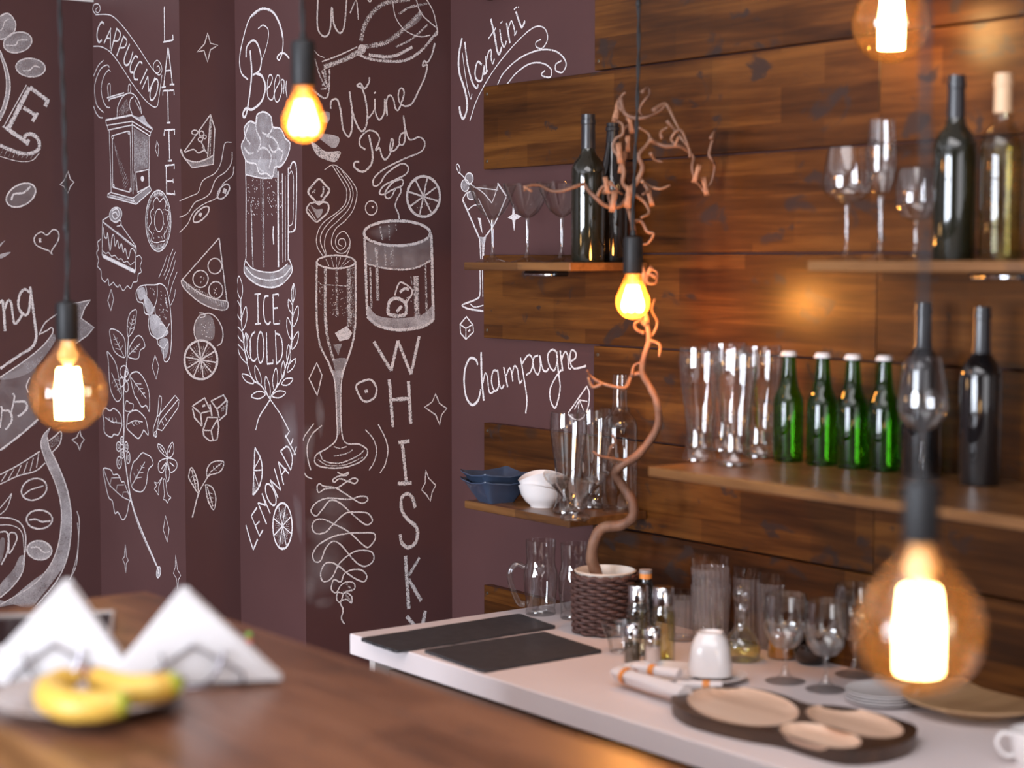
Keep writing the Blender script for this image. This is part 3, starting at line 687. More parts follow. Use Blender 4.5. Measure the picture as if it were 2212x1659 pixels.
k.line('1700,1110 1790,1095 1860,1150 1900,1250 1890,1340 1850,1372',2.8).line('1700,1115 1665,1170 1655,1260 1680,1330',3).fill('1690,1130 1790,1110 1830,1200 1820,1310 1750,1330 1680,1310 1665,1220',.34).line('1700,1090 1740,1095 1745,1120 1705,1130',2.6).dots(1700,1150,1800,1310,14,2)
k.slice(1712,1490,140,165,10,5.5,.15,2)
k.done()
k = Chalk('D2', 'chalk_ice', 'chalk drawing of three ice cubes').c('C')
k.poly('1640,305 1745,235 1795,345 1710,367',4).seg('1642,325 1660,405 1722,475',4).seg('1710,367 1722,470',4).seg('1790,290 1808,390',4).seg('1800,262 1905,210 1937,262 1930,372 1870,425',4).seg('1800,262 1850,330 1870,405',4).seg('1850,330 1932,255',4)
k.poly('1770,400 1852,402 1866,480 1850,592 1790,602 1740,562 1730,512',4).seg('1735,512 1800,512 1850,425',4).seg('1800,512 1815,592',4).seg('1725,305 1750,298',6).hatch((1885,320),(1930,290),(1885,360),(1925,330),5,2)
k.done()
k = Chalk('D2', 'chalk_mint', 'chalk drawing of a sprig with three leaves').c('C')
k.line('1640,1255 1690,1060 1740,960 1790,880',3.6).leaf('1690,1050 1620,940 1610,890 1635,830 1680,930 1692,1030',3.2,'1635,850 1670,1000').leaf('1765,900 1770,830 1820,780 1905,780 1880,860 1800,890',3.4,'1790,870 1890,790').leaf('1755,975 1810,1000 1840,1090 1820,1190 1770,1100 1755,1000',3.2,'1765,990 1815,1160')
k.done()
star('D2','A','1772,280 1795,370 1858,385 1795,425 1770,530 1740,430 1680,445 1745,375',3.2)

# --- second return face: Beer, mug, ICE COLD in a wreath, LEMONADE
k = Chalk('L2', 'chalk_lettering', 'chalk script reading Beer with a swash').c('E')
k.line('222,680 165,622 150,500 180,330 240,150 340,75 430,100 490,200 520,320 515,440 490,510 470,490 500,455 540,460 575,500',4.6,.95).line('250,140 340,75 430,100 490,200 518,320',7,.7)
k.line('240,430 252,650 215,940 190,1000 178,970 205,925 262,932 340,860 370,740 340,650 290,625',6.5,.95).line('205,490 212,400 262,345 305,380 335,500 320,600 262,642',5.5,.95).line('308,245 350,215 392,250 395,320 370,430 335,525',3.2)
k.line('380,765 415,722 430,660 405,640 386,720 392,825 430,850 455,770 490,700 490,650 465,650 446,740 452,850 482,862 512,770 505,690 530,692 525,800',3.8).line('550,690 545,760 556,832',3.6)
k.done()
k = Chalk('L2', 'chalk_beer_mug', 'chalk drawing of a foaming beer mug').c('E')
fo = '200,1360 165,1250 195,1170 190,1090 240,1035 285,1050 300,980 360,955 420,1000 430,1080 500,1100 540,1180 580,1220 570,1300 540,1370 500,1420 450,1430 430,1510 380,1480 320,1480 290,1400 240,1390'
k.fill(fo,.42).line(fo,4.5,.9,closed=True)
for a in ('300,1000 290,1100 330,1200 310,1280','420,1010 430,1090 390,1150 340,1130','230,1060 200,1160 240,1230','380,1160 440,1180 480,1250 440,1300 400,1240','300,1290 360,1260 420,1330 400,1440','330,1340 310,1420 360,1470','190,1260 230,1310 270,1300','470,1260 520,1300 500,1380'): k.line(a,6,.7)
k.line('200,1360 206,1659 205,1900 206,2200',4.2).fill('205,1360 470,1360 470,1515 330,1515 205,1490',.45,smooth=False).line('206,1490 330,1518 430,1520',3.5)
k.c('F').seg('478,-120 482,700',7,.9).seg('515,-100 520,660',3).seg('540,-80 542,650',2.4).seg('566,-150 566,640',5).seg('248,160 265,700',5,.6).seg('350,-60 356,700',11,.32).line('440,350 436,430 443,505',5.5).seg('330,-60 335,300',2,.4)
k.line('580,-140 602,-195 632,-170 637,0 630,330 610,390 575,402',5).line('570,-80 592,-120 608,-80 612,0 606,300 575,350',2.4)
k.line('205,625 190,690 200,760 290,840 400,872 500,852 580,772 600,712 575,630',4.5).line('206,650 262,712 370,742 480,732 562,670',3.5).fill('192,690 262,715 370,745 480,735 560,680 598,715 500,850 400,868 290,836 202,760',.38).line('200,700 280,780 400,810 520,780 590,700',4,.8)
k.dots(215,-60,320,250,46,2,.75,5,9).dots(385,-60,465,250,36,2,.75,5,9).dots(495,-60,512,240,10,2)
k.done()
k = Chalk('L2', 'chalk_lettering', 'chalk capitals reading ICE COLD').c('F')
k.seg('305,930 308,1182',5).seg('278,932 332,926',4.2).seg('282,1186 332,1180',4.2).line('398,945 365,955 354,1050 364,1150 390,1186 416,1165',5).seg('435,930 441,1186',5).seg('433,935 482,928',4.2).seg('482,928 480,950',4).seg('438,1052 476,1046',4.2).seg('441,1186 494,1180 492,1152',4.2)
k.line('282,1248 250,1290 240,1390 250,1480 275,1500 296,1478',5).ell(330,1385,28,132,5).seg('380,1258 386,1526 436,1520 435,1488',4.8).seg('455,1240 466,1532',5).line('455,1262 500,1290 518,1390 505,1480 470,1522',5)
k.done()
k = Chalk('L2', 'chalk_wreath', 'chalk drawing of a laurel wreath').c('F')
k.line('160,960 165,1150 185,1330 215,1520 265,1659 335,1710 412,1828 500,1955 578,2105',4.2).line('610,850 600,1100 590,1350 550,1530 505,1660 430,1780 400,1848 320,1975 288,2088',4.4)
for (b_,t,w) in (((160,970),(145,775),26),((160,1150),(130,985),22),((178,1235),(205,1035),24),((185,1340),(130,1208),26),((200,1420),(205,1260),18),((215,1520),(135,1360),26),((238,1480),(215,1270),22),
    ((605,1000),(612,840),18),((600,1095),(570,975),20),((610,1205),(648,1030),24),((595,1320),(560,1130),24),((600,1400),(652,1250),24),((570,1530),(570,1360),20),((560,1595),(630,1480),24),((520,1645),(525,1500),18),
    ((272,1690),(172,1612),30),((330,1708),(285,1540),24),((372,1780),(250,1802),34),((405,1808),(375,1630),22),((450,1750),(462,1560),24),((512,1700),(605,1652),30),((430,1800),(545,1768),32)): k.lf(b_,t,w,3.4)
k.done()
k = Chalk('L2', 'chalk_lettering', 'slanting chalk capitals reading LEMONADE with lemon slices').c('G')
k.seg('282,660 265,1065',5.5).line('282,660 330,750 345,870 320,990 265,1065',6).seg('270,850 330,740',3.5).seg('270,855 342,850',3.5).seg('275,870 318,1002',3.5).hatch((268,900),(300,1000),(268,1050),(285,1040),4,2,.5)
k.seg('205,1320 268,1532 306,1440',5.5).seg('300,1170 252,1242 322,1412 352,1360',5).seg('288,1322 322,1288',4.5).seg('380,1312 306,1130',5).seg('306,1130 372,1150',4.5).seg('372,1150 340,1050',4.5).seg('340,1050 412,1222',5).ell(416,1060,36,96,5,.9,-18)
k.seg('478,1088 410,935',5).seg('410,935 502,1022',4.5).seg('502,1022 446,838',5).seg('526,978 480,780',5).seg('480,780 572,882',4.8).seg('506,895 548,838',4.2).seg('586,852 500,690',5).line('500,690 560,650 600,740 588,845',4.8).seg('630,722 540,552',5).seg('538,572 572,530',4.2).seg('583,645 606,580',4.2).seg('612,722 636,650',4.2)
k.slice(517,1328,82,195,8,5.5,.35,4)
k.fill('500,300 620,250 660,500 640,800 560,760 520,600',.14,soft=True).fill('600,1050 680,1100 690,1500 640,1400',.10,soft=True)
k.done()

# --- third dark face: wine glass, Wine, Red, whisky tumbler, champagne flute, WHISKY
k = Chalk('D3', 'chalk_wine_glass', 'chalk drawing of a tipped wine glass with ice').c('E')
k.line('1185,350 1210,230 1290,100 1400,25 1600,-10',11,.55).line('1215,400 1400,360 1560,240 1700,100',11,.5).line('1130,450 1250,500 1400,522 1560,515 1700,430 1832,270',7,.7).line('1250,470 1450,482 1622,402',8,.8)
k.line('1832,240 1800,100 1740,-10',3.4).line('1832,242 1700,120 1652,-10',3.4).line('1832,240 1835,290 1800,310',4).line('1505,122 1600,62 1750,30',6,.55).line('1480,402 1620,330 1752,210',5,.6).line('1455,25 1480,150 1560,260 1680,312 1775,300',3.2).fill('1560,240 1700,100 1690,170 1600,240',.3)
k.ell(1190,420,34,42,0,.8,0,.75).line('1190,425 1050,505 868,572',11,.65).line('1150,400 1000,470 850,527',3.4).line('870,492 820,470 785,430',2.4).line('868,572 885,680 850,730',6,.6).line('915,590 908,780 875,838 800,790 770,760',5,.7).line('850,600 895,740 840,760',5,.6).line('790,500 830,640 880,740',4,.5)
k.fill('840,960 915,960 905,1042 850,1032',.65).fill('820,1170 850,1140 990,1168 985,1242 940,1262 880,1222',.66).fill('755,1215 800,1230 880,1292 1000,1290 1002,1332 960,1382 880,1362 805,1322',.7)
k.done()
k = Chalk('D3', 'chalk_lettering', 'chalk script cut off by the top of the wall').c('E')
k.line('815,-20 810,200 830,280 880,312 920,250 935,60 950,200 1000,282 1040,220 1062,-20',4.5).line('1090,112 1140,5 1155,100 1160,168',3.5).line('1235,-10 1258,15 1275,-5',3.5)
k.done()
k = Chalk('D3', 'chalk_lettering', 'chalk script reading Wine').c('E')
k.line('925,928 930,862 980,850 1010,950 1030,1100 1075,1166 1105,1100 1106,950 1085,780',5).line('1085,790 1120,990 1180,1116 1225,1080 1236,950 1200,770 1150,732 1180,715 1212,757 1250,705 1256,660',5)
k.line('1235,1022 1295,940 1300,842 1306,960 1340,1022 1380,962 1386,842',4.5).seg('1298,785 1304,798',6).line('1386,842 1406,990 1400,862 1430,812 1460,850 1476,922 1505,932 1550,802 1530,750 1502,792 1512,872 1560,906 1620,880 1680,762 1730,650 1746,552 1710,566 1720,520 1750,532 1790,460 1812,368',4.6)
k.done()
k = Chalk('D3', 'chalk_lettering', 'chalk script reading Red trailing into loops').c('E')
k.line('1250,1150 1280,1300 1270,1402 1200,1466 1130,1430 1128,1385 1168,1380',5.5).line('1220,1276 1175,1242 1175,1180 1240,1115 1310,1130 1340,1190 1308,1282 1340,1262 1360,1330 1390,1362 1430,1312 1460,1212 1442,1190 1430,1282 1470,1282 1510,1232',4.6)
k.line('1552,1130 1520,1150 1510,1222 1545,1232 1558,1150 1545,985 1562,1100 1600,1192 1680,1170 1726,1212 1700,1290 1560,1352 1400,1430 1300,1512 1288,1582 1340,1572 1400,1482 1520,1400 1582,1420 1570,1482 1480,1532 1380,1582 1340,1642 1370,1660 1450,1620 1535,1580 1530,1530 1450,1560 1390,1640 1400,1690 1440,1680 1480,1610 1515,1600 1522,1640 1490,1700 1475,1760 1500,1820 1510,1872',4.2)
k.done()
k = Chalk('D3', 'chalk_ice', 'two chalk ice cubes beside rising steam').c('F')
k.line('732,60 770,0 825,-52 880,0 912,45 870,110 825,165 770,110',5.5,closed=True).line('860,10 862,60 840,100',5).dots(750,20,800,60,6,2).line('718,210 760,152 890,150 902,222 850,280 800,312 750,265',4.6,closed=True).fill('752,170 800,205 855,205 840,260 810,282 790,240',.5).line('735,205 800,300',2)
k.done()
k = Chalk('D3', 'chalk_steam', 'curling chalk lines of steam').c('F')
k.line('870,-130 940,-172 1010,-140 1100,-40 1148,60 1120,200 1050,300 960,382 930,500 980,572 1050,570 1090,480 1040,396 980,430 965,500 1000,552 1050,520 1040,462 1000,462 990,500 1022,522',2.3).line('940,-165 1040,0 1060,50 1050,150 980,230 860,322 808,420 808,520 862,612',2.4).line('970,-150 1085,30 1065,170 950,280 860,382 836,480 882,602',2.4).line('1010,-140 1110,30 1090,180 1000,290 900,390 870,500 890,602',2.2).line('1090,480 1085,540 1058,602',2.2)
k.done()
k = Chalk('D3', 'chalk_lemon', 'chalk drawing of a cut lemon').c('F'); k.ell(1270,195,50,60,3).fill('1270,180 1295,175 1285,200',.8,smooth=False).slice(1715,97,140,172,8,6.5,.25,0).hatch((1640,180),(1790,140),(1670,210),(1760,170),6,1.8); k.done()
k = Chalk('D3', 'chalk_champagne_flute', 'chalk drawing of a champagne flute').c('F')
k.ell(970,655,162,56,4.5).line('806,650 804,1100 830,1350 900,1500 950,1620',5.5,.75).line('1136,650 1136,1150 1110,1350 1062,1500 1010,1640',5.5,.8).line('880,700 884,1200 950,1500',8,.6).seg('975,722 980,1120',8,.4).seg('1082,705 1085,1210',14,.5).seg('1115,700 1118,1250',5,.35)
for a in ('880,625 910,690','930,615 950,700','975,612 975,715','1010,615 980,715','1060,620 1000,710','1090,640 1010,705'): k.seg(a,2,.6)
k.fill('960,1262 1060,1202 1110,1260 1082,1312 1000,1332',.85,smooth=False).fill('945,1360 1022,1350 990,1455',.42,smooth=False).fill('950,1490 1060,1480 1030,1560 1000,1640 970,1600',.5).line('820,822 850,850 900,850 1060,862',2.2,.6).dots(825,860,850,1060,12,3.2,.8,3,3).dots(905,890,1050,1130,46,3.2,.75,3,3)
k.c('G').line('918,-20 960,100 975,400 975,580 900,660 800,722 798,800 900,832 1050,826 1190,772 1240,690 1170,632 1060,622 1020,540 1010,300 1015,100 1042,-20',3.8).fill('935,0 1025,0 1005,100 1005,540 985,560 980,400 970,100',.5,smooth=False).line('830,700 870,772 1000,792 1150,732 1210,680',3.5,.7).line('950,732 1050,712 1112,680',3.5,.6).line('950,650 1000,665 1060,650',3,.6).line('815,760 900,810 1050,805 1200,740',3,.6)
k.line('780,455 705,555 690,600',3).line('850,470 770,540 725,640 730,760 756,852',3.4).line('1220,505 1290,590 1316,690 1290,790 1250,852',3.4).line('1330,460 1390,580 1412,680 1390,800 1345,876',3.4).line('700,875 720,905 766,926',3)
k.fill('800,200 860,260 880,420 840,600 790,400',.20,soft=True).fill('690,460 800,500 760,800 680,760',.16,soft=True)
k.done()
k = Chalk('D3', 'chalk_squiggle', 'tall smudged chalk squiggle looping down the wall').c('G')
k.line('980,868 1030,890 1075,870 1060,895 1000,900 945,930 955,955 1000,925 1080,950 1130,965 1155,935 1120,920 1060,950 980,1000 880,1010 820,1042 808,990 830,968 870,990 960,1000 1060,1060 1180,1132 1236,1112 1230,1080 1170,1075 1080,1100 900,1090 800,1130 755,1200 800,1242 850,1190 920,1110 1000,1130 1080,1200 1180,1290 1240,1317 1280,1280 1240,1220 1150,1210 1050,1220 950,1310 880,1380 800,1392 765,1340 790,1280 860,1270 950,1310 1080,1380 1200,1490 1250,1507 1302,1440 1290,1390 1200,1385 1080,1390 940,1420 820,1490 770,1570 790,1632 840,1620 880,1520 940,1460 1000,1480 1080,1570',4)
k.c('H').line('1080,385 1150,460 1220,487 1287,440 1280,370 1200,350 1110,370 1000,460 930,590 860,615 838,550 870,470 930,455 1000,490 1070,550 1150,600 1210,617 1232,570 1190,520 1110,515 1040,550 1010,620 950,600 930,680 970,712 1010,650 1060,620 1120,630 1126,680 1060,700 1030,720 985,710 975,770 1010,790 1040,712 1100,740 1102,800 1060,770 1005,790 1030,860 1015,930 1042,980',4)
k.seg('1050,620 1110,700',6,.4).seg('1030,700 1100,790',6,.4)
k.fill('780,-200 1100,-150 1080,60 900,100 760,0',.15,soft=True).fill('720,60 1090,90 1060,280 800,320 700,200',.17,soft=True).fill('700,300 1000,280 1050,560 860,760 690,660',.17,soft=True).fill('780,760 960,740 930,840 800,850',.15,soft=True).fill('690,560 800,600 780,820 690,780',.12,soft=True)
k.done()
k = Chalk('D3', 'chalk_whisky_glass', 'chalk drawing of a whisky tumbler with ice cubes').c('F')
k.ell(1490,410,282,106,7,.85).line('1214,410 1222,700 1236,1110',8,.75).line('1782,420 1792,800 1800,1150',8,.8).line('1236,1120 1330,1198 1500,1234 1700,1210 1800,1150',8,.85).fill('1245,1030 1320,1112 1500,1136 1700,1106 1796,1030 1800,1150 1700,1212 1500,1236 1330,1200 1240,1140',.66)
k.line('1222,668 1350,702 1500,720 1650,706 1782,640',5,.7).fill('1225,480 1330,512 1500,520 1650,505 1775,450 1780,640 1650,704 1500,718 1350,700 1226,665',.26,smooth=False).fill('1240,400 1350,330 1500,312 1450,440 1330,470',.2,soft=True)
k.seg('1312,530 1326,985',9,.55).seg('1445,525 1445,690',12,.3).seg('1385,525 1395,690',6,.4).seg('1345,350 1365,470',6,.4).seg('1420,335 1425,470',5,.35).seg('1480,335 1485,390',4,.35).seg('1650,775 1662,1140',15,.6).seg('1732,680 1742,1100',6,.5).seg('1260,700 1272,1050',6,.5).seg('1610,780 1618,850',3,.5)
k.line('1430,990 1480,966 1550,992 1570,1050 1550,1110 1430,1106 1415,1050',9,.85,closed=True).seg('1532,1030 1488,1082',8).line('1470,940 1500,852 1532,830 1612,882 1616,932 1570,1002',4.5).line('1515,915 1555,882 1592,892',7).dots(1560,930,1610,1000,8,2)
k.done()
k = Chalk('D3', 'chalk_lettering', 'bold upright chalk letters reading WHISKY').c('F')
k.seg('1293,1335 1440,1582',8.5,.8).seg('1440,1582 1498,1328',8.5,.8).seg('1498,1328 1610,1612',8.5,.8).seg('1610,1612 1680,1288',8.5,.8)
k.c('G').seg('1424,78 1456,485',9,.8).seg('1588,92 1608,458',9,.8).seg('1440,252 1602,240',9,.8).seg('1534,612 1572,975',9,.8).seg('1502,616 1597,604',9,.8).seg('1496,966 1616,960',10,.75)
k.line('1646,1172 1622,1090 1580,1052 1530,1090 1530,1190 1580,1270 1650,1330 1665,1400 1640,1480 1580,1512 1530,1470 1518,1398',9,.78)
k.c('H').seg('1563,398 1590,852',10,.75).seg('1682,412 1592,562',8,.75).seg('1590,598 1697,782',9.5,.75).seg('1572,912 1662,1020',10,.75).seg('1732,865 1702,1030 1690,1180',10,.75)
k.done()
k = Chalk('D3', 'chalk_ring', 'small chalk ring with a dot').c('G'); k.line('1142,132 1200,92 1265,80 1305,125 1316,175 1290,240 1215,266 1168,215',5.5,closed=True).seg('1215,185 1240,172',9).done()
star('D3','G','805,-65 850,40 810,215 740,70',3.4); star('D3','G','1820,200 1850,280 1915,325 1870,380 1855,465 1820,380 1725,315 1790,270',3.6); star('D3','G','1735,850 1760,920 1820,980 1790,1040 1775,1115 1740,1060 1700,1020 1730,960',3.4)

# --- painted strip of the right wall: Martini, martini glass, Champagne
k = Chalk('R', 'chalk_lettering', 'slanting chalk script reading Martini with swashes').c('I')
k.line('152,325 125,480 130,620 180,780 196,920 165,1012 140,972 130,908',7,.95).line('155,450 190,700 225,842 238,800',2.6).line('176,358 200,550 240,700 275,752 292,722',6)
k.line('322,552 285,530 264,620 280,682 320,682 342,560 342,632 372,600',5.5).seg('355,478 362,622',5).line('360,522 380,442 402,430 402,502 416,542 430,500',4.5).line('398,162 430,300 450,420 470,462 492,402',6.5).seg('378,332 442,238',4).line('475,250 490,350 512,402 532,350',5.5).seg('480,200 498,182',4).seg('533,195 562,368',6).line('545,252 575,180 602,262 602,302 622,262',4.5).line('612,98 650,210 666,232 692,178',6).seg('596,82 622,58',4).seg('632,66 638,56',3)
k.line('220,1030 290,830 430,590 600,380 740,250 820,225 870,260 882,340 840,410 790,402 785,362 828,335',3.4).line('455,722 510,620 640,500 800,430 930,430 1010,480 1042,550 1010,617 955,602 955,550 1002,518',4).line('535,722 620,620 730,545 840,540 912,590 907,657 850,652 830,632 862,602',4)
k.done()
k = Chalk('R', 'chalk_martini_glass', 'chalk drawing of a martini glass with olives').c('J')
k.line('105,30 120,20 136,60 130,95 112,62',3.2,closed=True).seg('130,90 182,142',3).ell(215,140,34,46,3,.85,0,.4).ell(180,200,34,50,3,.85,0,.4).ell(232,285,34,36,3,.85,0,.4)
k.seg('155,318 302,655',5.5).line('158,312 190,265 215,260',3.5).line('528,300 470,440 420,540 332,662',4.6).seg('290,310 402,545',3.4).line('200,412 250,372 312,360',3.4).fill('286,475 312,480 326,610 312,580',.9,smooth=False).seg('455,180 530,290',5).line('225,190 330,260 390,330 405,345 430,290 460,190',3).line('250,215 380,230 460,240',2.5)
k.line('302,655 312,830',4.5).seg('342,655 335,800',5).seg('322,680 326,830',2.5).line('305,915 305,1120 275,1170 162,1215 165,1235 220,1255 335,1272',4.6).seg('325,915 330,1150',3).line('222,1212 262,1238 335,1222',3.4).fill('300,640 340,640 360,620 345,700 320,690',.6)
k.done()
k = Chalk('R', 'chalk_ice', 'chalk drawing of a single ice cube').c('J'); k.poly('190,1320 245,1390 250,1450 185,1512 140,1460 135,1385',4).seg('135,1385 185,1420 245,1385',3.6).seg('185,1420 185,1512',3.6).seg('205,1445 222,1430',5).done()
star('R','J','590,360 600,445 655,465 605,490 597,585 583,490 545,475 583,450',3,.85)
k = Chalk('R', 'chalk_lettering', 'rising chalk script reading Champagne').c('K')
k.line('286,192 270,147 220,135 180,220 170,340 190,470 240,532 290,490 312,400',6.5,.95).line('315,82 320,300 338,497',7,.95).line('330,345 350,262 370,300 380,400 396,432 430,412',4.6).line('462,242 420,242 404,330 430,412 465,370 456,230 470,350 490,392 512,360',5.2)
k.seg('508,208 542,382',5.5).line('530,282 555,220 572,242 586,332',5).line('580,262 600,200 626,232 642,342 668,320',5).line('652,128 680,300 706,480 696,606',5.2).line('664,182 720,105 756,150 742,240 700,277',5)
k.line('802,110 765,130 765,220 800,272 822,200 815,110 840,222 870,247 892,220',5.2).line('957,77 920,60 884,110 900,200 940,237 966,150 960,80 975,250 990,380 970,500 945,557 910,500 904,400 950,300 1002,230',5).seg('990,68 1012,242',6).line('1000,152 1030,80 1055,112 1062,212 1082,222',5).line('1080,162 1122,130 1120,80 1085,70 1074,150 1100,217 1150,217 1212,198',5.2)
k.done()
k = Chalk('R', 'chalk_lemon', 'chalk drawing of a lemon wedge').c('K'); k.seg('1218,372 1058,602',4.2).line('1218,372 1240,440 1226,560 1182,642 1120,657 1056,610',4.4)
for a in ('1155,490 1222,502','1155,490 1192,582','1155,490 1140,602','1155,490 1112,570'): k.seg(a,3)
k.done()

# ------------------------------------------------------------------ shelves, worktop, bar
SD = 2.27                                    # front edge of every shelf
S_LU, S_LL, S_RL, S_RU = 1.643, 1.125, 1.280, 1.647      # top heights
def shelf(y0, y1, z, label, SD=SD, mat='wood_shelf'):
    c = Vector(((SD+2.478)/2, (y0+y1)/2, z-0.017))
    o = MB().box((SD-c.x, y0-c.y, 0), (2.478-c.x, y1-c.y, 0.017)).build('wall_shelf', mat, bevel=0.0015, loc=c)
    return tag(o, label, 'shelf', 'stained wooden wall shelves')
shelf(2.82, 3.185, S_LU, 'short wooden shelf holding martini glasses and two bottles')
shelf(2.82, 3.185, S_LL, 'short wooden shelf holding blue bowls and white bowls')
shelf(0.75, 2.416, S_RL, 'long wooden shelf holding four green bottles', 2.125)
shelf(0.75, 2.105, S_RU, 'long wooden shelf holding stemmed glasses and a white wine bottle', 2.20)
ZC = 0.898
wt = MB().box((1.90, 0.55, ZC-0.042), (2.478, 3.065, ZC)).build('worktop', 'worktop', bevel=0.002)
tag(wt, 'pale worktop with two black slates lying on it', 'worktop')
cb = thing('base_cabinet', (2.2, 1.8, 0), 'low cabinet under the pale worktop', 'cabinet')
MB().box((-0.265, 1.225, 0.0), (0.27, 1.245, ZC-0.042)).build('side_panel', 'cabinet_white', cb)
MB().box((-0.215, -1.2, 0.08), (0.27, 1.224, ZC-0.043)).build('body', 'cabinet_front', cb)
for k in range(4):
    d = MB().box((-0.235, -1.19+k*0.605, 0.1), (-0.216, -1.19+k*0.605+0.598, ZC-0.075)).build('door', 'cabinet_front', cb, bevel=0.002)
    MB().tube([(-0.235, -1.19+k*0.605+0.54, 0.6), (-0.262, -1.19+k*0.605+0.54, 0.6), (-0.262, -1.19+k*0.605+0.54, 0.72), (-0.235, -1.19+k*0.605+0.54, 0.72)], 0.005).build('handle', 'steel_wire', d)

ZBAR = 1.13; BX0, BX1, BYE = 0.747, 1.228, 2.585
bar = thing('bar_counter', (1.0, 1.3, 0), 'dark brown wooden bar holding folded napkins and a banana plate', 'counter')
nb = 5; bw = (BX1-BX0)/nb
for k in range(nb):
    x0 = BX0+k*bw+0.0003; x1 = BX0+(k+1)*bw-0.0003
    MB().box((x0-1.0, -1.3, ZBAR-0.04), (x1-1.0, BYE-1.3, ZBAR)).build('plank', 'wood_bar', bar, bevel=0.0008)
MB().box((BX0-1.0-0.012, -1.3, ZBAR-0.046), (BX0-1.0, BYE-1.3, ZBAR-0.0015)).build('edge_strip', 'wood_shelf', bar, bevel=0.001)
MB().box((-0.19, -1.28, 0), (0.16, BYE-1.32, ZBAR-0.041)).build('body', 'wood_bar', bar)

# ------------------------------------------------------------------ pendant lamps
def pendant(px, py_c, D, kind, label, cord_px=None, power=3.0, amber=True, knots=()):
    """px, py_c: centre of the bulb in the picture, D: distance along the optical axis"""
    c = dep(px, py_c, D); root = thing('pendant_lamp', c, label, 'pendant lamp', 'bare bulb pendant lamps')
    if kind == 'globe':
        rb = 0.066; rs = 0.0185
        prof = [(0.0005, -rb)] + [(rb*math.cos(R(a)), rb*math.sin(R(a))) for a in range(-80, 41, 10)] + [(rb*0.60, rb*0.84), (rb*0.44, rb*1.01), (rb*0.34, rb*1.16), (rb*0.28, rb*1.30), (rb*0.255, rb*1.42)]
        gm, sock0, sock_h = 'glass_bulb', rb*1.34, 0.062
    else:
        rb = 0.033; rs = 0.0185
        prof = [(0.0005, -rb)] + [(rb*math.cos(R(a)), rb*math.sin(R(a))) for a in range(-80, 31, 10)] + [(rb*0.72, rb*0.85), (rb*0.58, rb*1.15), (rb*0.47, rb*1.5), (rb*0.43, rb*1.75)]
        gm, sock0, sock_h = 'glass_bulb_small', rb*1.62, 0.068
    prof = [(max(0.0005, v.x), v.y) for v in cr([(r_, z_, 0) for (r_, z_) in prof], 3)]
    bulb = MB().lathe(prof, 40).build('bulb', gm, root, smooth=True)
    # filament cage: upright hairpins round a glass stem
    fl = MB()
    if kind == 'globe':
        n, r0, zt, zb, tr = 9, rb*0.29, rb*0.52, -rb*0.66, 0.0030
        for q in range(n):
            a0 = 2*math.pi*q/n; a1 = 2*math.pi*(q+0.5)/n
            fl.tube(cr([(r0*math.cos(a0), r0*math.sin(a0), zb), (r0*1.02*math.cos(a0), r0*1.02*math.sin(a0), (zt+zb)/2), (r0*0.86*math.cos(a0), r0*0.86*math.sin(a0), zt),
                     (r0*0.86*math.cos(a1), r0*0.86*math.sin(a1), zt), (r0*1.02*math.cos(a1), r0*1.02*math.sin(a1), (zt+zb)/2), (r0*math.cos(a1), r0*math.sin(a1), zb)], 4), tr, 6)
        fl.build('filament', 'filament', bulb, smooth=True)
        MB().lathe([(rb*0.07, zt), (rb*0.10, zt+rb*0.18), (rb*0.24, rb*0.86), (rb*0.27, rb*0.98), (rb*0.20, rb*1.12), (rb*0.16, rb*1.34)], 16).build('stem', 'glass_stem', bulb, smooth=True)
    else:
        for q in range(7):
            a0 = 2*math.pi*q/7; a1 = 2*math.pi*(q+0.5)/7
            fl.tube(cr([(rb*0.30*math.cos(a0), rb*0.30*math.sin(a0), rb*0.95), (rb*0.62*math.cos(a0), rb*0.62*math.sin(a0), -rb*0.15), (rb*0.52*math.cos(a0), rb*0.52*math.sin(a0), -rb*0.52),
                     (rb*0.52*math.cos(a1), rb*0.52*math.sin(a1), -rb*0.52), (rb*0.62*math.cos(a1), rb*0.62*math.sin(a1), -rb*0.15), (rb*0.30*math.cos(a1), rb*0.30*math.sin(a1), rb*0.95)], 4), 0.0021, 6)
        fl.build('filament', 'filament_small', bulb, smooth=True)
        MB().lathe([(rb*0.12, rb*0.5), (rb*0.2, rb*1.0), (rb*0.38, rb*1.6)], 16).build('stem', 'glass_stem', bulb, smooth=True)
    MB().lathe([(rs*0.2, sock0), (rs*0.94, sock0), (rs, sock0+0.003), (rs, sock0+sock_h-0.006), (rs*0.93, sock0+sock_h), (rs*0.30, sock0+sock_h+0.004), (rs*0.24, sock0+sock_h+0.014), (0.0005, sock0+sock_h+0.016)], 32).build('socket', 'black_plastic', root, smooth=40)
    # twisted fabric cord up to the ceiling
    top = CEIL - c.z; z0 = sock0+sock_h+0.010; n = 60; pts = []
    cp = cord_px or []
    def off(z):
        if not cp: return Vector((0, 0, 0))
        zs = [(z0, Vector((0, 0, 0)))] + [(dep(x, y, D).z - c.z, Vector((*(dep(x, y, D)-c).xy, 0))) for (x, y) in cp]
        zs.sort(key=lambda e: e[0])
        for (za, a), (zb_, b_) in zip(zs, zs[1:]):
            if za <= z <= zb_: return a.lerp(b_, (z-za)/max(1e-6, zb_-za))
        return zs[-1][1]
    cord = MB()
    nn = max(20, int((top-z0)/0.012))
    for s_ in (0, math.pi):
        pts = []
        for j in range(nn+1):
            z = z0 + (top-z0)*j/nn; o = off(z); a = s_ + z/0.010*0.55
            pts.append((o.x+0.0019*math.cos(a), o.y+0.0019*math.sin(a), z))
        cord.tube(pts, 0.0021, 6)
    co = cord.build('cord', 'black_cord', root, smooth=True)
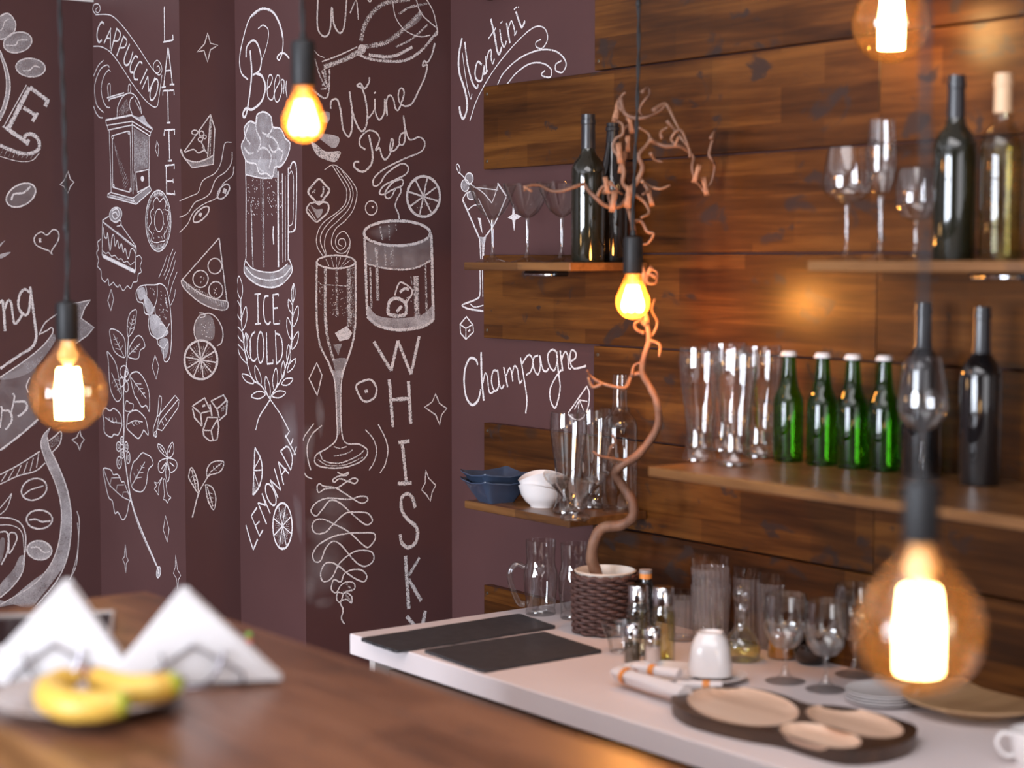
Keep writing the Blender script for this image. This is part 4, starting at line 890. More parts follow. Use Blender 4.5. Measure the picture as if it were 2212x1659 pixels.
    for (x, y) in knots:
        p = dep(x, y, D)-c; MB().ball((p.x, p.y, p.z), 0.0052, 10, 8, (1, 1, 1.8)).build('cord_clip', 'black_cord', co, smooth=True)
    o = off(top); MB().lathe([(0.0005, 0), (0.045, 0), (0.045, 0.012), (0.02, 0.022), (0.0005, 0.022)], 24).build('ceiling_rose', 'black_plastic', root, smooth=40, loc=(o.x, o.y, top-0.023))
    ld = bpy.data.lights.new('bulb_light', 'POINT'); ld.energy = power; ld.color = (1.0, 0.52, 0.16); ld.shadow_soft_size = 0.028
    lo = bpy.data.objects.new('bulb_light', ld); COL.objects.link(lo); lo.parent = root; lo.location = (0, 0, -0.006)
    return root
pendant(148, 848, 3.03, 'globe', 'round amber bulb lamp hanging above the white napkins', [(146, 560), (144, 480), (138, 240), (128, 0)], 1.5, knots=((143, 492),))
pendant(656, 262, 2.78, 'pear', 'pear shaped bulb lamp hanging before the chalk word Beer', [(652, 0)], 1.5)
pendant(1367, 652, 3.42, 'pear', 'small pear shaped bulb lamp hanging among the twisted hazel twigs', [(1366, 480), (1376, 250), (1380, 100), (1379, 0)], 8.0, knots=((1379, 8),))
pendant(1926, 50, 3.03, 'globe', 'round amber bulb lamp cut off by the top of the picture', None, 1.5)
pendant(1986, 1358, 1.825, 'globe', 'largest round amber bulb lamp hanging low over the worktop', [(1992, 900), (2000, 400), (2000, 0)], 0.25)

# ------------------------------------------------------------------ glassware
def on_shelf(px, X, z): p = hx(px, 560, X); return Vector((p.x, p.y, z))
def glassy(name, loc, label, cat, group, shell, solid, shell_mat='glass', solid_mat='glass_thick', names=('bowl', 'stem'), n=40):
    t = thing(name, loc, label, cat, group)
    if shell: MB().lathe(shell + [(max(0.0005, r_-0.0012), z_) for (r_, z_) in reversed(shell[1:])], n).build(names[0], shell_mat, t, smooth=35)
    if solid: MB().lathe(solid, n).build(names[1], solid_mat, t, smooth=50)
    return t
def stem_profile(foot_r, h_foot, z_top, r_stem, r_top):
    return [(0.0005, 0), (foot_r*0.97, 0), (foot_r, 0.0012), (foot_r*0.93, 0.0024), (foot_r*0.45, 0.006), (r_stem*1.9, 0.013), (r_stem, 0.026), (r_stem*0.95, z_top*0.6), (r_stem*1.25, z_top*0.9), (r_top, z_top), (0.0005, z_top+0.001)]
# martini glasses
GM = 'martini glasses in a row on the short shelf'
mt = glassy('martini_glass', on_shelf(1064, 2.345, S_LU), 'martini glass at the outer end of the shelf, over the chalk cocktail', 'glass', GM,
    [(0.004, 0.094), (0.012, 0.097), (0.024, 0.106), (0.034, 0.122), (0.043, 0.142), (0.0525, 0.166), (0.0535, 0.1665)], stem_profile(0.036, 0.004, 0.094, 0.0038, 0.006))
dup(mt, on_shelf(1139, 2.345, S_LU), 'middle martini glass of the three on the short shelf')
dup(mt, on_shelf(1213, 2.352, S_LU), 'martini glass standing right beside the dark wine bottle')
# stemmed glasses on the upper right shelf
GW = 'stemmed glasses on the long upper shelf'
glassy('wine_glass', on_shelf(1828, 2.36, S_RU), 'round bowled wine glass at the left end of the upper shelf', 'glass', GW,
    [(0.005, 0.100), (0.024, 0.104), (0.039, 0.118), (0.0425, 0.135), (0.040, 0.158), (0.034, 0.195), (0.0335, 0.1955)], stem_profile(0.034, 0.004, 0.100, 0.0036, 0.006))
glassy('champagne_flute', on_shelf(1901, 2.30, S_RU), 'tall champagne flute between two wine glasses on the upper shelf', 'glass', GW,
    [(0.005, 0.108), (0.014, 0.114), (0.021, 0.132), (0.0245, 0.160), (0.0235, 0.200), (0.021, 0.233), (0.0205, 0.2335)], stem_profile(0.032, 0.004, 0.108, 0.0036, 0.006))
glassy('wine_glass', on_shelf(1977, 2.345, S_RU), 'shortest stemmed glass on the upper shelf, beside the dark bottle', 'glass', GW,
    [(0.005, 0.066), (0.021, 0.070), (0.032, 0.084), (0.0345, 0.100), (0.032, 0.125), (0.028, 0.152), (0.0275, 0.1525)], stem_profile(0.030, 0.004, 0.066, 0.0034, 0.006))
glassy('wine_glass', hz(1990, 1066, S_RL), 'tulip shaped wine glass standing before a dark bottle', 'glass', 'stemmed glasses',
    [(0.006, 0.098), (0.024, 0.106), (0.037, 0.122), (0.0405, 0.136), (0.037, 0.165), (0.030, 0.205), (0.0285, 0.217), (0.028, 0.2175)], stem_profile(0.036, 0.004, 0.098, 0.0038, 0.008))
# weizen glasses
wz_shell = [(0.026, 0.022), (0.0265, 0.030), (0.0245, 0.045), (0.0250, 0.065), (0.0290, 0.100), (0.0350, 0.140), (0.0385, 0.170), (0.0388, 0.190), (0.0372, 0.209), (0.0366, 0.2095)]
wz_base = [(0.0005, 0), (0.030, 0), (0.0325, 0.002), (0.0325, 0.007), (0.029, 0.015), (0.0260, 0.024), (0.024, 0.026), (0.0005, 0.024)]
GZ = 'curved wheat beer glasses'
w0 = glassy('beer_glass', hz(1228, 1108, S_LL), 'curved beer glass nearest the white bowls on the short shelf', 'glass', GZ, wz_shell, wz_base, names=('bowl', 'base'))
dup(w0, on_shelf(1285, 2.425, S_LL), 'curved beer glass half hidden by the clear bottle')
dup(w0, hz(1511, 995, S_RL), 'curved beer glass at the left end of the long shelf')
dup(w0, hz(1588, 1005, S_RL), 'curved beer glass set nearest the front edge of the long shelf')
dup(w0, hz(1642, 988, S_RL), 'curved beer glass right beside the green bottles')
dup(w0, on_shelf(1572, 2.425, S_RL), 'curved beer glass at the back against the planks')
# sundae dish with flaring lobes
def lob(r, z, a):
    k = max(0, (z-0.035)/0.05); return r*(1+0.13*k*math.cos(3*a+0.6)), z+0.010*k*math.cos(3*a+0.6)
t = thing('sundae_dish', hz(1243, 1122, S_LL), 'footed glass sundae dish with flaring lobed rim', 'glass dish')
MB().lathe([(0.018, 0.022), (0.022, 0.030), (0.026, 0.042), (0.036, 0.056), (0.050, 0.070), (0.062, 0.084), (0.0632, 0.0848), (0.0605, 0.084), (0.048, 0.070), (0.034, 0.057), (0.024, 0.043), (0.019, 0.032)], 60, mod=lob).build('bowl', 'glass_mug', t, smooth=40)
MB().lathe([(0.0005, 0), (0.029, 0), (0.031, 0.003), (0.029, 0.008), (0.021, 0.012), (0.019, 0.017), (0.021, 0.024), (0.0005, 0.026)], 36).build('foot', 'glass_thick', t, smooth=50)
# clear wine bottle
def bottle_profile(r, h, kind='bordeaux'):
    if kind == 'bordeaux':
        return [(0.0005, 0.004), (r*0.80, 0.003), (r*0.93, 0.0), (r, 0.006), (r, h*0.60), (r*0.975, h*0.635), (r*0.86, h*0.675), (r*0.62, h*0.71), (r*0.47, h*0.735), (r*0.41, h*0.77), (r*0.385, h*0.93), (r*0.42, h*0.935), (r*0.42, h*0.965), (r*0.385, h*0.968), (r*0.385, h), (0.0005, h)]
    if kind == 'burgundy':
        return [(0.0005, 0.004), (r*0.80, 0.003), (r*0.93, 0.0), (r, 0.006), (r, h*0.48), (r*0.96, h*0.54), (r*0.80, h*0.63), (r*0.60, h*0.72), (r*0.45, h*0.80), (r*0.37, h*0.88), (r*0.34, h*0.94), (r*0.40, h*0.945), (r*0.40, h*0.97), (r*0.35, h*0.975), (r*0.35, h), (0.0005, h)]
    if kind == 'beer':
        return [(0.0005, 0.004), (r*0.80, 0.003), (r*0.94, 0.0), (r, 0.005), (r, h*0.52), (r*0.95, h*0.575), (r*0.78, h*0.635), (r*0.64, h*0.68), (r*0.55, h*0.75), (r*0.46, h*0.87), (r*0.43, h*0.95), (r*0.46, h*0.955), (r*0.46, h*0.975), (0.0005, h*0.978)]
def bottle(loc, r, h, kind, mat, label, cap=None, cap_from=0.80, group=None):
    t = thing('wine_bottle' if kind != 'beer' else 'beer_bottle', loc, label, 'bottle', group)
    pr = bottle_profile(r, h, kind)
    MB().lathe(pr, 40).build('glass_body', mat, t, smooth=35)
    if cap:
        z0 = h*cap_from; q = [(rr+0.0006, zz) for (rr, zz) in pr if zz >= z0 and rr > 0.001]
        r0 = None
        for (ra, za), (rb_, zb_) in zip(pr, pr[1:]):
            if za <= z0 <= zb_ and zb_ > za: r0 = ra+(rb_-ra)*(z0-za)/(zb_-za)
        MB().lathe([(r0+0.0006, z0)] + q + [(0.0005, h+0.0006)], 32).build('capsule', cap, t, smooth=35)
    return t
bottle(hz(1338, 1103, S_LL), 0.0375, 0.285, 'bordeaux', 'glass', 'empty clear glass wine bottle behind the twisted branch')
bottle(on_shelf(1270, 2.350, S_LU), 0.0345, 0.300, 'bordeaux', 'bottle_dark', 'dark wine bottle beside the martini glasses', 'foil_black', 0.77)
bottle(on_shelf(1322, 2.434, S_LU), 0.0345, 0.288, 'burgundy', 'bottle_black', 'sloping black bottle behind the hanging hazel twigs', 'foil_black', 0.86)
bottle(on_shelf(2060, 2.355, S_RU), 0.0350, 0.300, 'bordeaux', 'bottle_dark', 'dark green wine bottle with black neck on the upper shelf', 'foil_black', 0.77)
wwb = bottle(on_shelf(2161, 2.365, S_RU), 0.0350, 0.297, 'bordeaux', 'glass_wine_white', 'pale white wine bottle with tan capsule', 'cork_tan', 0.79)
MB().lathe([(0.0005, 0.006), (0.0335, 0.006), (0.0340, 0.010), (0.0340, 0.178), (0.028, 0.195), (0.0005, 0.196)], 32).build('wine', 'white_wine', wwb, smooth=40)
bottle(on_shelf(1996, 2.405, S_RL), 0.0350, 0.296, 'bordeaux', 'bottle_black', 'black wine bottle standing behind the tulip wine glass', 'foil_black', 0.74)
bottle(hz(2115, 1046, S_RL), 0.0345, 0.292, 'bordeaux', 'bottle_black', 'black wine bottle nearest the right edge of the picture', 'foil_black', 0.74)
gb = None
for (px, py, lab) in ((1702, 996, 'green beer bottle next to the curved beer glasses'), (1775, 1004, 'second green beer bottle from the curved glasses'),
                      (1840, 1011, 'third green beer bottle from the curved glasses'), (1908, 1017, 'green beer bottle next to the tulip wine glass')):
    p = hz(px, py, S_RL)
    if gb is None:
        gb = thing('beer_bottle', p, lab, 'bottle', 'green beer bottles on the long shelf'); h, r = 0.202, 0.0278
        MB().lathe(bottle_profile(r, h, 'beer'), 40).build('glass_body', 'glass_green', gb, smooth=35)
        MB().lathe([(r*0.50, h*0.958), (r*0.56, h*0.957), (r*0.56, h*0.966), (r*0.47, h*0.995), (r*0.40, h*1.003), (0.0005, h*1.004)], 24, mod=lambda r_, z_, a: (r_*(1+0.04*math.cos(21*a)) if z_ < 0.202*0.97 else r_, z_)).build('crown_cap', 'cap_white', gb, smooth=40)
    else: dup(gb, p, lab)

# ------------------------------------------------------------------ bowls on the short lower shelf
def sq_bowl(mat, name, half=0.062, h=0.042):
    mb = MB(); n = 40
    def ring(s, z, flare):
        P = []
        for k in range(n):
            a = 2*math.pi*k/n + math.pi/4; c_, s_ = math.cos(a), math.sin(a); e = 0.22
            x = math.copysign(abs(c_)**(e), c_); y = math.copysign(abs(s_)**(e), s_); m_ = max(abs(x), abs(y))
            cor = min(abs(x), abs(y))**2
            P.append((x*s, y*s, z+flare*cor))
        return P
    rings = [ring(0.001, 0.004, 0), ring(half*0.42, 0.0035, 0), ring(half*0.46, 0.0, 0), ring(half*0.50, 0.0, 0), ring(half*0.54, 0.005, 0), ring(half*0.72, h*0.55, 0), ring(half*0.86, h*0.85, 0.004), ring(half*1.0, h, 0.009),
             ring(half*1.0, h+0.0025, 0.009), ring(half*0.84, h*0.92, 0.004), ring(half*0.66, h*0.5, 0), ring(half*0.48, 0.009, 0), ring(0.001, 0.008, 0)]
    for r_ in rings: mb.v += r_
    for j in range(len(rings)-1):
        for k in range(n): mb.f.append((j*n+k, j*n+(k+1)%n, (j+1)*n+(k+1)%n, (j+1)*n+k))
    return mb
p = hz(1072, 1083, S_LL)
b1 = tag(sq_bowl('blue_ceramic', 'square_bowl').build('square_bowl', 'blue_ceramic', smooth=40, loc=p), 'slate blue square bowl, lower one of the pair', 'bowl', 'slate blue square bowls'); b1.rotation_euler = (0, 0, R(-8))
b2 = b1.copy(); COL.objects.link(b2); b2.location = p + Vector((0, 0, 0.0165)); b2['label'] = 'slate blue square bowl, upper one of the pair'
def wav(r, z, a):
    k = max(0, (z-0.018)/0.034); return r*(1+0.05*k*math.cos(2*a+0.4)), z+0.0085*k*math.cos(2*a+0.4)
p = hz(1172, 1094, S_LL)
wp = [(0.0005, 0.003), (0.022, 0.003), (0.023, 0.0), (0.026, 0.0), (0.027, 0.004), (0.037, 0.012), (0.046, 0.026), (0.0515, 0.044), (0.0525, 0.046), (0.050, 0.045), (0.043, 0.026), (0.033, 0.014), (0.0005, 0.008)]
c1 = tag(MB().lathe(wp, 48, mod=wav).build('wavy_bowl', 'white_ceramic', smooth=50, loc=p), 'white bowl with wavy rim, lower one of the pair', 'bowl', 'white wavy bowls'); c1.rotation_euler = (0, 0, R(30))
c2 = c1.copy(); COL.objects.link(c2); c2.location = p + Vector((0.001, -0.002, 0.022)); c2.rotation_euler = (R(-5), R(4), R(70)); c2['label'] = 'white bowl with wavy rim, upper one of the pair'

# small metal spot lights fixed under the two upper shelves
for (px, X, z, lab) in ((1180, 2.33, S_LU-0.017, 'slim dark metal light under the short upper shelf'), (2168, 2.33, S_RU-0.017, 'slim dark metal light under the long upper shelf')):
    p = on_shelf(px, X, z); t = thing('shelf_spot_light', p, lab, 'light', 'slim lights under the shelves')
    MB().box((-0.018, -0.055, -0.012), (0.018, 0.055, -0.0005)).build('housing', 'black_glossy', t, bevel=0.003)
    MB().tube([(-0.0185, -0.045, -0.008), (-0.0185, 0.045, -0.008)], 0.0045, 10).build('bar', 'chrome', t, smooth=True)

# ------------------------------------------------------------------ on the worktop
def slate(corners, label):
    P = [hz(x, y, ZC+0.006) for (x, y) in corners]; c = sum(P, Vector((0, 0, 0)))/4
    out_ = []
    for k in range(4):
        a, b_ = P[k]-c, P[(k+1)%4]-c; pr = P[(k-1)%4]-c
        rr = 0.006
        out_.append(a+(pr-a).normalized()*rr); out_.append(a+((pr-a).normalized()+(b_-a).normalized())*rr*0.3)
        for q in range(0, 22):
            t_ = q/21; l = (b_-a).length; s_ = rr/l+(1-2*rr/l)*t_; w = a.lerp(b_, s_); nrm = Vector((-(b_-a).y, (b_-a).x, 0)).normalized()
            out_.append(w+nrm*random.uniform(-0.0011, 0.0011))
    o = MB().prism([(v.x, v.y) for v in out_], 0.0003, 0.006).build('slate_board', 'slate', loc=(c.x, c.y, ZC))
    return tag(o, label, 'slate board', 'black slate serving boards')
slate([(778, 1378), (1122, 1325), (1202, 1352), (857, 1405)], 'long black slate along the far end of the worktop')
slate([(915, 1403), (1176, 1364), (1302, 1404), (1045, 1448)], 'black slate nearer the front edge of the worktop')

# beer mugs with dimples and handle
def dim(r, z, a):
    k = max(0, min(1, (0.085-z)/0.02, (z-0.012)/0.02)); return r*(1+0.075*k*math.cos(9*a)*math.cos((z-0.05)*170)), z
def mug(loc, label, rz):
    t = thing('beer_mug', loc, label, 'glass mug', 'dimpled glass beer mugs', rz)
    MB().lathe([(0.030, 0.010), (0.0315, 0.025), (0.034, 0.055), (0.0365, 0.080), (0.0355, 0.092), (0.0315, 0.104), (0.0300, 0.115), (0.0312, 0.140), (0.0318, 0.158), (0.0312, 0.1585)], 80, mod=dim).build('body', 'glass_mug', t, smooth=40)
    MB().lathe([(0.0005, 0), (0.031, 0), (0.0325, 0.003), (0.0315, 0.009), (0.030, 0.012), (0.0005, 0.011)], 40).build('base', 'glass_thick', t, smooth=50)
    MB().tube(cr([(0.034, 0, 0.100), (0.050, 0, 0.108), (0.063, 0, 0.098), (0.066, 0, 0.080), (0.060, 0, 0.055), (0.047, 0, 0.026), (0.034, 0, 0.022)], 5), [0.0062]*31, 10).build('handle', 'glass_mug', t, smooth=True)
    return t
m1 = mug(hz(1168, 1326, ZC), 'dimpled glass mug with its handle facing the chalk wall', R(150))
dup(m1, hz(1243, 1335, ZC), 'dimpled glass mug half hidden by the woven planter', R(-20))

# woven planter with the twisted branch
pp = hz(1307, 1365, ZC); PH, PR_, PB = 0.126, 0.0615, 0.0575
t = thing('woven_planter', pp, 'brown woven planter with a cream inner pot', 'planter')
wv = MB(); rows = 17
for j in range(rows):
    z = 0.006+(PH-0.018)*j/(rows-1); r = PB+0.0035+(PR_-PB)*j/(rows-1); ph = (j % 2)*math.pi
    wv.tube([((r+0.0040*math.sin(10*a+ph))*math.cos(a), (r+0.0040*math.sin(10*a+ph))*math.sin(a), z+0.0010*math.cos(10*a+ph)) for a in [2*math.pi*q/96 for q in range(96)]], 0.0040, 6, closed=True)
wv.build('weave', 'wicker', t, smooth=True)['kind'] = 'stuff'
st_ = MB()
for q in range(24):
    a = 2*math.pi*q/24; st_.tube([((PB-0.001)*math.cos(a), (PB-0.001)*math.sin(a), 0.002), ((PR_-0.001)*math.cos(a), (PR_-0.001)*math.sin(a), PH-0.008)], 0.0028, 5)
st_.build('stakes', 'wicker', t, smooth=True)['kind'] = 'stuff'
sc_ = MB()
sc_.tube([((PR_+0.0045)*math.cos(a), (PR_+0.0045)*math.sin(a), PH-0.010+0.0035*abs(math.sin(9*a))) for a in [2*math.pi*q/108 for q in range(108)]], 0.0042, 6, closed=True)
sc_.build('scalloped_edge', 'wicker', t, smooth=True)
MB().lathe([(0.0005, 0.003), (PB-0.008, 0.003), (PR_-0.0055, PH-0.012), (PR_-0.001, PH-0.004), (PR_+0.0015, PH), (PR_-0.002, PH+0.0015), (PR_-0.006, PH-0.006), (PB-0.006, PH-0.040), (0.0005, PH-0.042)], 48).build('inner_pot', 'cream_ceramic', t, smooth=40)
MB().lathe([(0.0005, PH-0.028), (0.045, PH-0.030), (PB-0.0035, PH-0.034)], 40).build('soil', 'soil', t, smooth=True)

DB = depth_of(pp)
br = thing('hazel_branch', pp+Vector((0, 0, PH-0.034)), 'twisted corkscrew hazel branch rising from the woven planter', 'branch')
orig = br.location.copy()
def path(txt, d0=0.0, d1=0.0, wob=0.0):
    P = [tuple(float(c_) for c_ in w.split(',')) for w in txt.split()]; n = len(P)
    return [dep(x, y, DB + d0+(d1-d0)*i/max(1, n-1) + wob*math.sin(i*1.7)) - orig for i, (x, y) in enumerate(P)]
def twig(name, txt, r0, r1, d0=0.0, d1=0.0, wob=0.012, n=7, sub=5, parent=None):
    P = cr(path(txt, d0, d1, wob), sub); m_ = len(P)
    rad = [(r0+(r1-r0)*i/(m_-1))*(1+0.13*mnoise.noise(Vector((i*0.55, r0*900, 0)))) for i in range(m_)]
    return MB().tube(P, rad, n).build(name, 'wood_bark', parent or br, smooth=True)
trunk = twig('trunk', '1296,1262 1287,1235 1278,1205 1285,1165 1303,1140 1340,1135 1366,1118 1366,1085 1346,1050 1330,1022 1345,1003 1375,985 1405,950 1422,915 1419,870 1405,838 1388,805 1392,770 1402,735 1398,700', 0.0125, 0.0055, 0, -0.14, 0.006, 10)
twig('limb', '1398,702 1384,690 1375,665 1385,640 1392,600 1380,560 1372,525 1366,480 1358,452 1354,425 1362,412', 0.0062, 0.0044, -0.14, -0.14)
TW = ['1398,735 1412,720 1420,695 1408,670 1415,645', '1392,720 1375,712 1372,698 1390,690 1402,672', '1402,735 1425,745 1424,770', '1418,600 1402,592 1398,610 1416,612 1420,590 1405,580',
      '1388,806 1365,812 1354,835 1340,838 1300,828 1275,812 1268,800', '1365,812 1370,790 1390,782', '1300,830 1280,836 1270,815',
      '1366,990 1345,995 1320,990 1295,985 1280,975', '1325,990 1318,970 1330,955 1322,940', '1330,1000 1315,985 1322,965',
      '1356,425 1340,445 1310,445 1285,425 1270,410 1262,398 1242,403 1215,412 1190,412 1165,400 1140,402 1132,412', '1300,440 1290,428 1300,405 1320,398 1335,410',
      '1362,412 1380,385 1388,360 1380,335 1400,310 1402,290 1380,275', '1402,300 1420,310 1440,316 1465,315 1485,325 1498,340 1495,360 1500,385 1515,405 1520,415', '1465,316 1450,300 1470,280 1488,318',
      '1440,260 1465,290 1488,320 1490,340', '1410,240 1435,225 1445,235 1462,270 1488,320', '1340,210 1350,245 1375,255 1400,252 1425,240 1437,228', '1345,240 1335,225 1345,205 1352,200', '1386,200 1400,190 1403,205 1390,220 1382,240 1395,258',
      '1358,410 1345,395 1348,370 1338,340 1325,320 1330,300 1345,290 1345,270 1335,262 1325,255', '1345,280 1360,268 1352,255', '1385,390 1402,402 1425,408 1448,400', '1392,398 1400,412 1388,420', '1362,480 1385,478 1398,500 1412,505 1400,525 1385,528',
      '1535,300 1545,285 1532,330 1538,345 1544,360 1536,395 1522,408', '1372,420 1395,440 1402,460 1385,470', '1320,440 1315,420 1330,412 1345,420', '1405,330 1415,345 1432,350', '1430,300 1428,285 1442,275']
for i, s_ in enumerate(TW):
    a = -0.14+0.020*math.sin(i*2.1)
    twig('twig', s_, 0.0068 if i == 12 else (0.0054 if i in (4, 10, 13, 16, 17, 20) else 0.0042), 0.0023, -0.14 if i < 4 or i > 9 else (-0.11 if i < 7 else -0.085), a if i < 4 or i > 9 else -0.11, 0.006, 6, 4)
for i, (x, y, ang, s_) in enumerate(((1505,375,-20,1.0),(1523,402,12,1.0),(1404,426,15,1.0),(1325,435,-10,1.1),(1338,330,5,1.1),(1356,310,0,0.9),(1333,240,-15,1.2),(1362,268,10,1.0),(1358,425,-8,1.2),(1310,400,10,0.9),(1345,350,-10,1.2),(1312,405,-35,.8),(1140,408,60,.5),(1462,305,-25,.5),(1395,680,10,.9),(1400,590,-30,.8))):
    c = dep(x, y, DB-0.145+0.018*math.sin(i*1.3))-orig; d = (RT*math.sin(R(ang))-UP*math.cos(R(ang)))
    mb = MB()
    for q in (-1, 0, 1):
        e = (d+RT*0.22*q).normalized(); L0 = 0.034*s_
        mb.tube([c-e*L0*0.55, c-e*L0*0.28, c, c+e*L0*0.30, c+e*L0*0.58], [0.0010, 0.0036*s_, 0.0047*s_, 0.0033*s_, 0.0006], 7)
    mb.build('bud', 'bud', br, smooth=True)

# sauce bottle, cruets, shakers, small bowl
p = hz(1405, 1390, ZC)+Vector((0.045, 0.055, 0))
def from_top(px, py, depth, z=ZC): q = dep(px, py, depth); return Vector((q.x, q.y, z)), q.z-z
loc, h = from_top(1395, 1230, DB-0.06)
t = thing('sauce_bottle', loc, 'small dark bottle with an orange banded cap behind the cruets', 'bottle')
MB().lathe([(0.0005, 0), (0.020, 0), (0.021, 0.003), (0.021, h*0.62), (0.017, h*0.75), (0.012, h*0.82), (0.012, h*0.9), (0.0005, h*0.9)], 28).build('glass_body', 'bottle_black', t, smooth=35)
MB().lathe([(0.0125, h*0.87), (0.0125, h*0.945), (0.0005, h*0.946)], 24).build('band', 'orange_band', t, smooth=40)
MB().lathe([(0.0127, h*0.945), (0.0127, h), (0.0005, h)], 24).build('cap', 'grey_tray', t, smooth=40)
def cruet(px, py_base, top_py, liquid, level, label, r=0.0225):
    b_ = hz(px, py_base, ZC); D_ = depth_of(b_); h = (py_base-top_py)*D_/F
    t = thing('cruet_bottle', b_, label, 'cruet', 'oil and vinegar cruets')
    MB().lathe([(0.0005, 0.002), (r*0.9, 0), (r, 0.004), (r, h*0.60), (r*0.93, h*0.68), (r*0.80, h*0.74), (r*0.78, h*0.78)], 36).build('glass_body', 'glass_mug', t, smooth=40)
    MB().lathe([(0.0005, 0.004), (r*0.90, 0.004), (r*0.93, 0.008), (r*0.93, h*level), (0.0005, h*level)], 32).build('liquid', liquid, t, smooth=40)
    MB().lathe([(r*0.82, h*0.76), (r*0.86, h*0.765), (r*0.86, h*0.985), (r*0.80, h), (0.0005, h)], 36).build('cap', 'chrome', t, smooth=40)
    return t
cruet(1378, 1412, 1262, 'vinegar', 0.62, 'tall cruet with chrome cap holding clear vinegar')
cruet(1432, 1430, 1266, 'oil', 0.66, 'tall cruet with chrome cap holding yellow oil')
def shaker(px, py_base, top_py, fillm, label):
    b_ = hz(px, py_base, ZC); D_ = depth_of(b_); h = (py_base-top_py)*D_/F; r = 0.0155
    t = thing('shaker', b_, label, 'shaker', 'salt and pepper shakers')
    MB().lathe([(0.0005, 0.002), (r*0.92, 0), (r, 0.003), (r, h*0.70), (r*0.9, h*0.74)], 28).build('glass_body', 'glass_mug', t, smooth=40)
    MB().lathe([(0.0005, 0.003), (r*0.9, 0.003), (r*0.92, h*0.5), (0.0005, h*0.52)], 24).build('filling', fillm, t, smooth=40)
    MB().lathe([(r*0.95, h*0.70), (r*1.0, h*0.71), (r*0.98, h*0.92), (r*0.75, h*0.985), (0.0005, h)], 28).build('cap', 'chrome', t, smooth=40)
shaker(1366, 1432, 1345, 'pepper', 'pepper shaker before the clear vinegar cruet')
shaker(1410, 1440, 1352, 'salt', 'salt shaker with pinkish salt before the oil cruet')
b_ = hz(1338, 1408, ZC)
t = thing('glass_bowl', b_, 'small clear glass bowl between the planter and the shakers', 'bowl')
MB().lathe([(0.0005, 0.004), (0.014, 0.003), (0.016, 0), (0.019, 0.0), (0.019, 0.005), (0.022, 0.020), (0.030, 0.038), (0.0355, 0.056), (0.0352, 0.0565)], 40).build('body', 'glass_mug', t, smooth=40)

# plate with rolled napkins in orange bands
b_ = hz(1425, 1462, ZC)
pl = tag(MB().lathe([(0.0005, 0.003), (0.040, 0.003), (0.046, 0.0), (0.052, 0.001), (0.078, 0.011), (0.0785, 0.013), (0.052, 0.006), (0.0005, 0.006)], 56).build('side_plate', 'white_ceramic', smooth=40, loc=b_), 'white side plate under the orange banded napkins', 'plate')
def roll(x0, y0, x1, y1, z, r, label, band=0.28, rot=0):
    A, B_ = hz(x0, y0, ZC+z), hz(x1, y1, ZC+z); c = (A+B_)/2; d = (B_-A); l = d.length; d.normalize()
    t = thing('napkin_roll', (c.x, c.y, c.z-r), label, 'napkin', 'banded napkin rolls')
    side = Vector((-d.y, d.x, 0)); pts = []; mb = MB()
    n = 26; rings = 9
    for j in range(rings):
        s_ = -l/2 + l*j/(rings-1)
        for q in range(n):
            a = 2*math.pi*q/n; rr = r*(1+0.10*math.sin(3*a+j*0.5)+0.05*math.sin(5*a)); v = d*s_ + side*(rr*1.25*math.cos(a)) + ZZ*(rr*math.sin(a)*0.92+r)
            mb.v.append(tuple(v))
    for j in range(rings-1):
        for q in range(n): mb.f.append((j*n+q, j*n+(q+1)%n, (j+1)*n+(q+1)%n, (j+1)*n+q))
    mb.f.append(tuple(range(n))[::-1]); mb.f.append(tuple((rings-1)*n+q for q in range(n)))
    mb.build('paper', 'roll_paper', t, smooth=50)
    bd = MB(); s0 = -l/2+l*band
    for s_ in (s0-0.006, s0+0.006):
        for q in range(n):
            a = 2*math.pi*q/n; bd.v.append(tuple(d*s_+side*(r*1.42*math.cos(a))+ZZ*(r*1.10*math.sin(a)+r)))
    for q in range(n): bd.f.append((q, (q+1)%n, n+(q+1)%n, n+q))
    bd.build('band', 'orange_band', t, smooth=True)
roll(1336, 1454, 1480, 1500, 0.024, 0.0135, 'white napkin roll with an orange band lying nearest the front', 0.16)
roll(1372, 1440, 1468, 1456, 0.026, 0.009, 'white napkin roll with an orange band lying behind another', 0.42)
roll(1462, 1478, 1560, 1482, 0.022, 0.008, 'thin napkin roll beside the overturned white cup', 0.65)

# overturned white cup on a saucer
b_ = hz(1541, 1470, ZC)
tag(MB().lathe([(0.0005, 0.003), (0.030, 0.003), (0.034, 0.0), (0.040, 0.002), (0.060, 0.010), (0.0605, 0.012), (0.040, 0.006), (0.0005, 0.006)], 48).build('saucer', 'white_ceramic', smooth=40, loc=b_), 'white saucer under the overturned cup', 'saucer')
def sqr(r, z, a): k = 1+0.06*math.cos(4*a); return r*k, z
q_ = tag(MB().lathe([(0.0355, 0.0), (0.0375, 0.001), (0.0370, 0.020), (0.0335, 0.045), (0.0280, 0.060), (0.0230, 0.065), (0.0215, 0.069), (0.0185, 0.069), (0.0170, 0.066), (0.0005, 0.066)], 48, mod=sqr).build('upturned_cup', 'white_ceramic', smooth=40, loc=b_+Vector((-0.004, 0.004, 0.0125))), 'plain white cup set upside down on a saucer', 'cup'); q_.scale = (1.1, 1.1, 1.1)

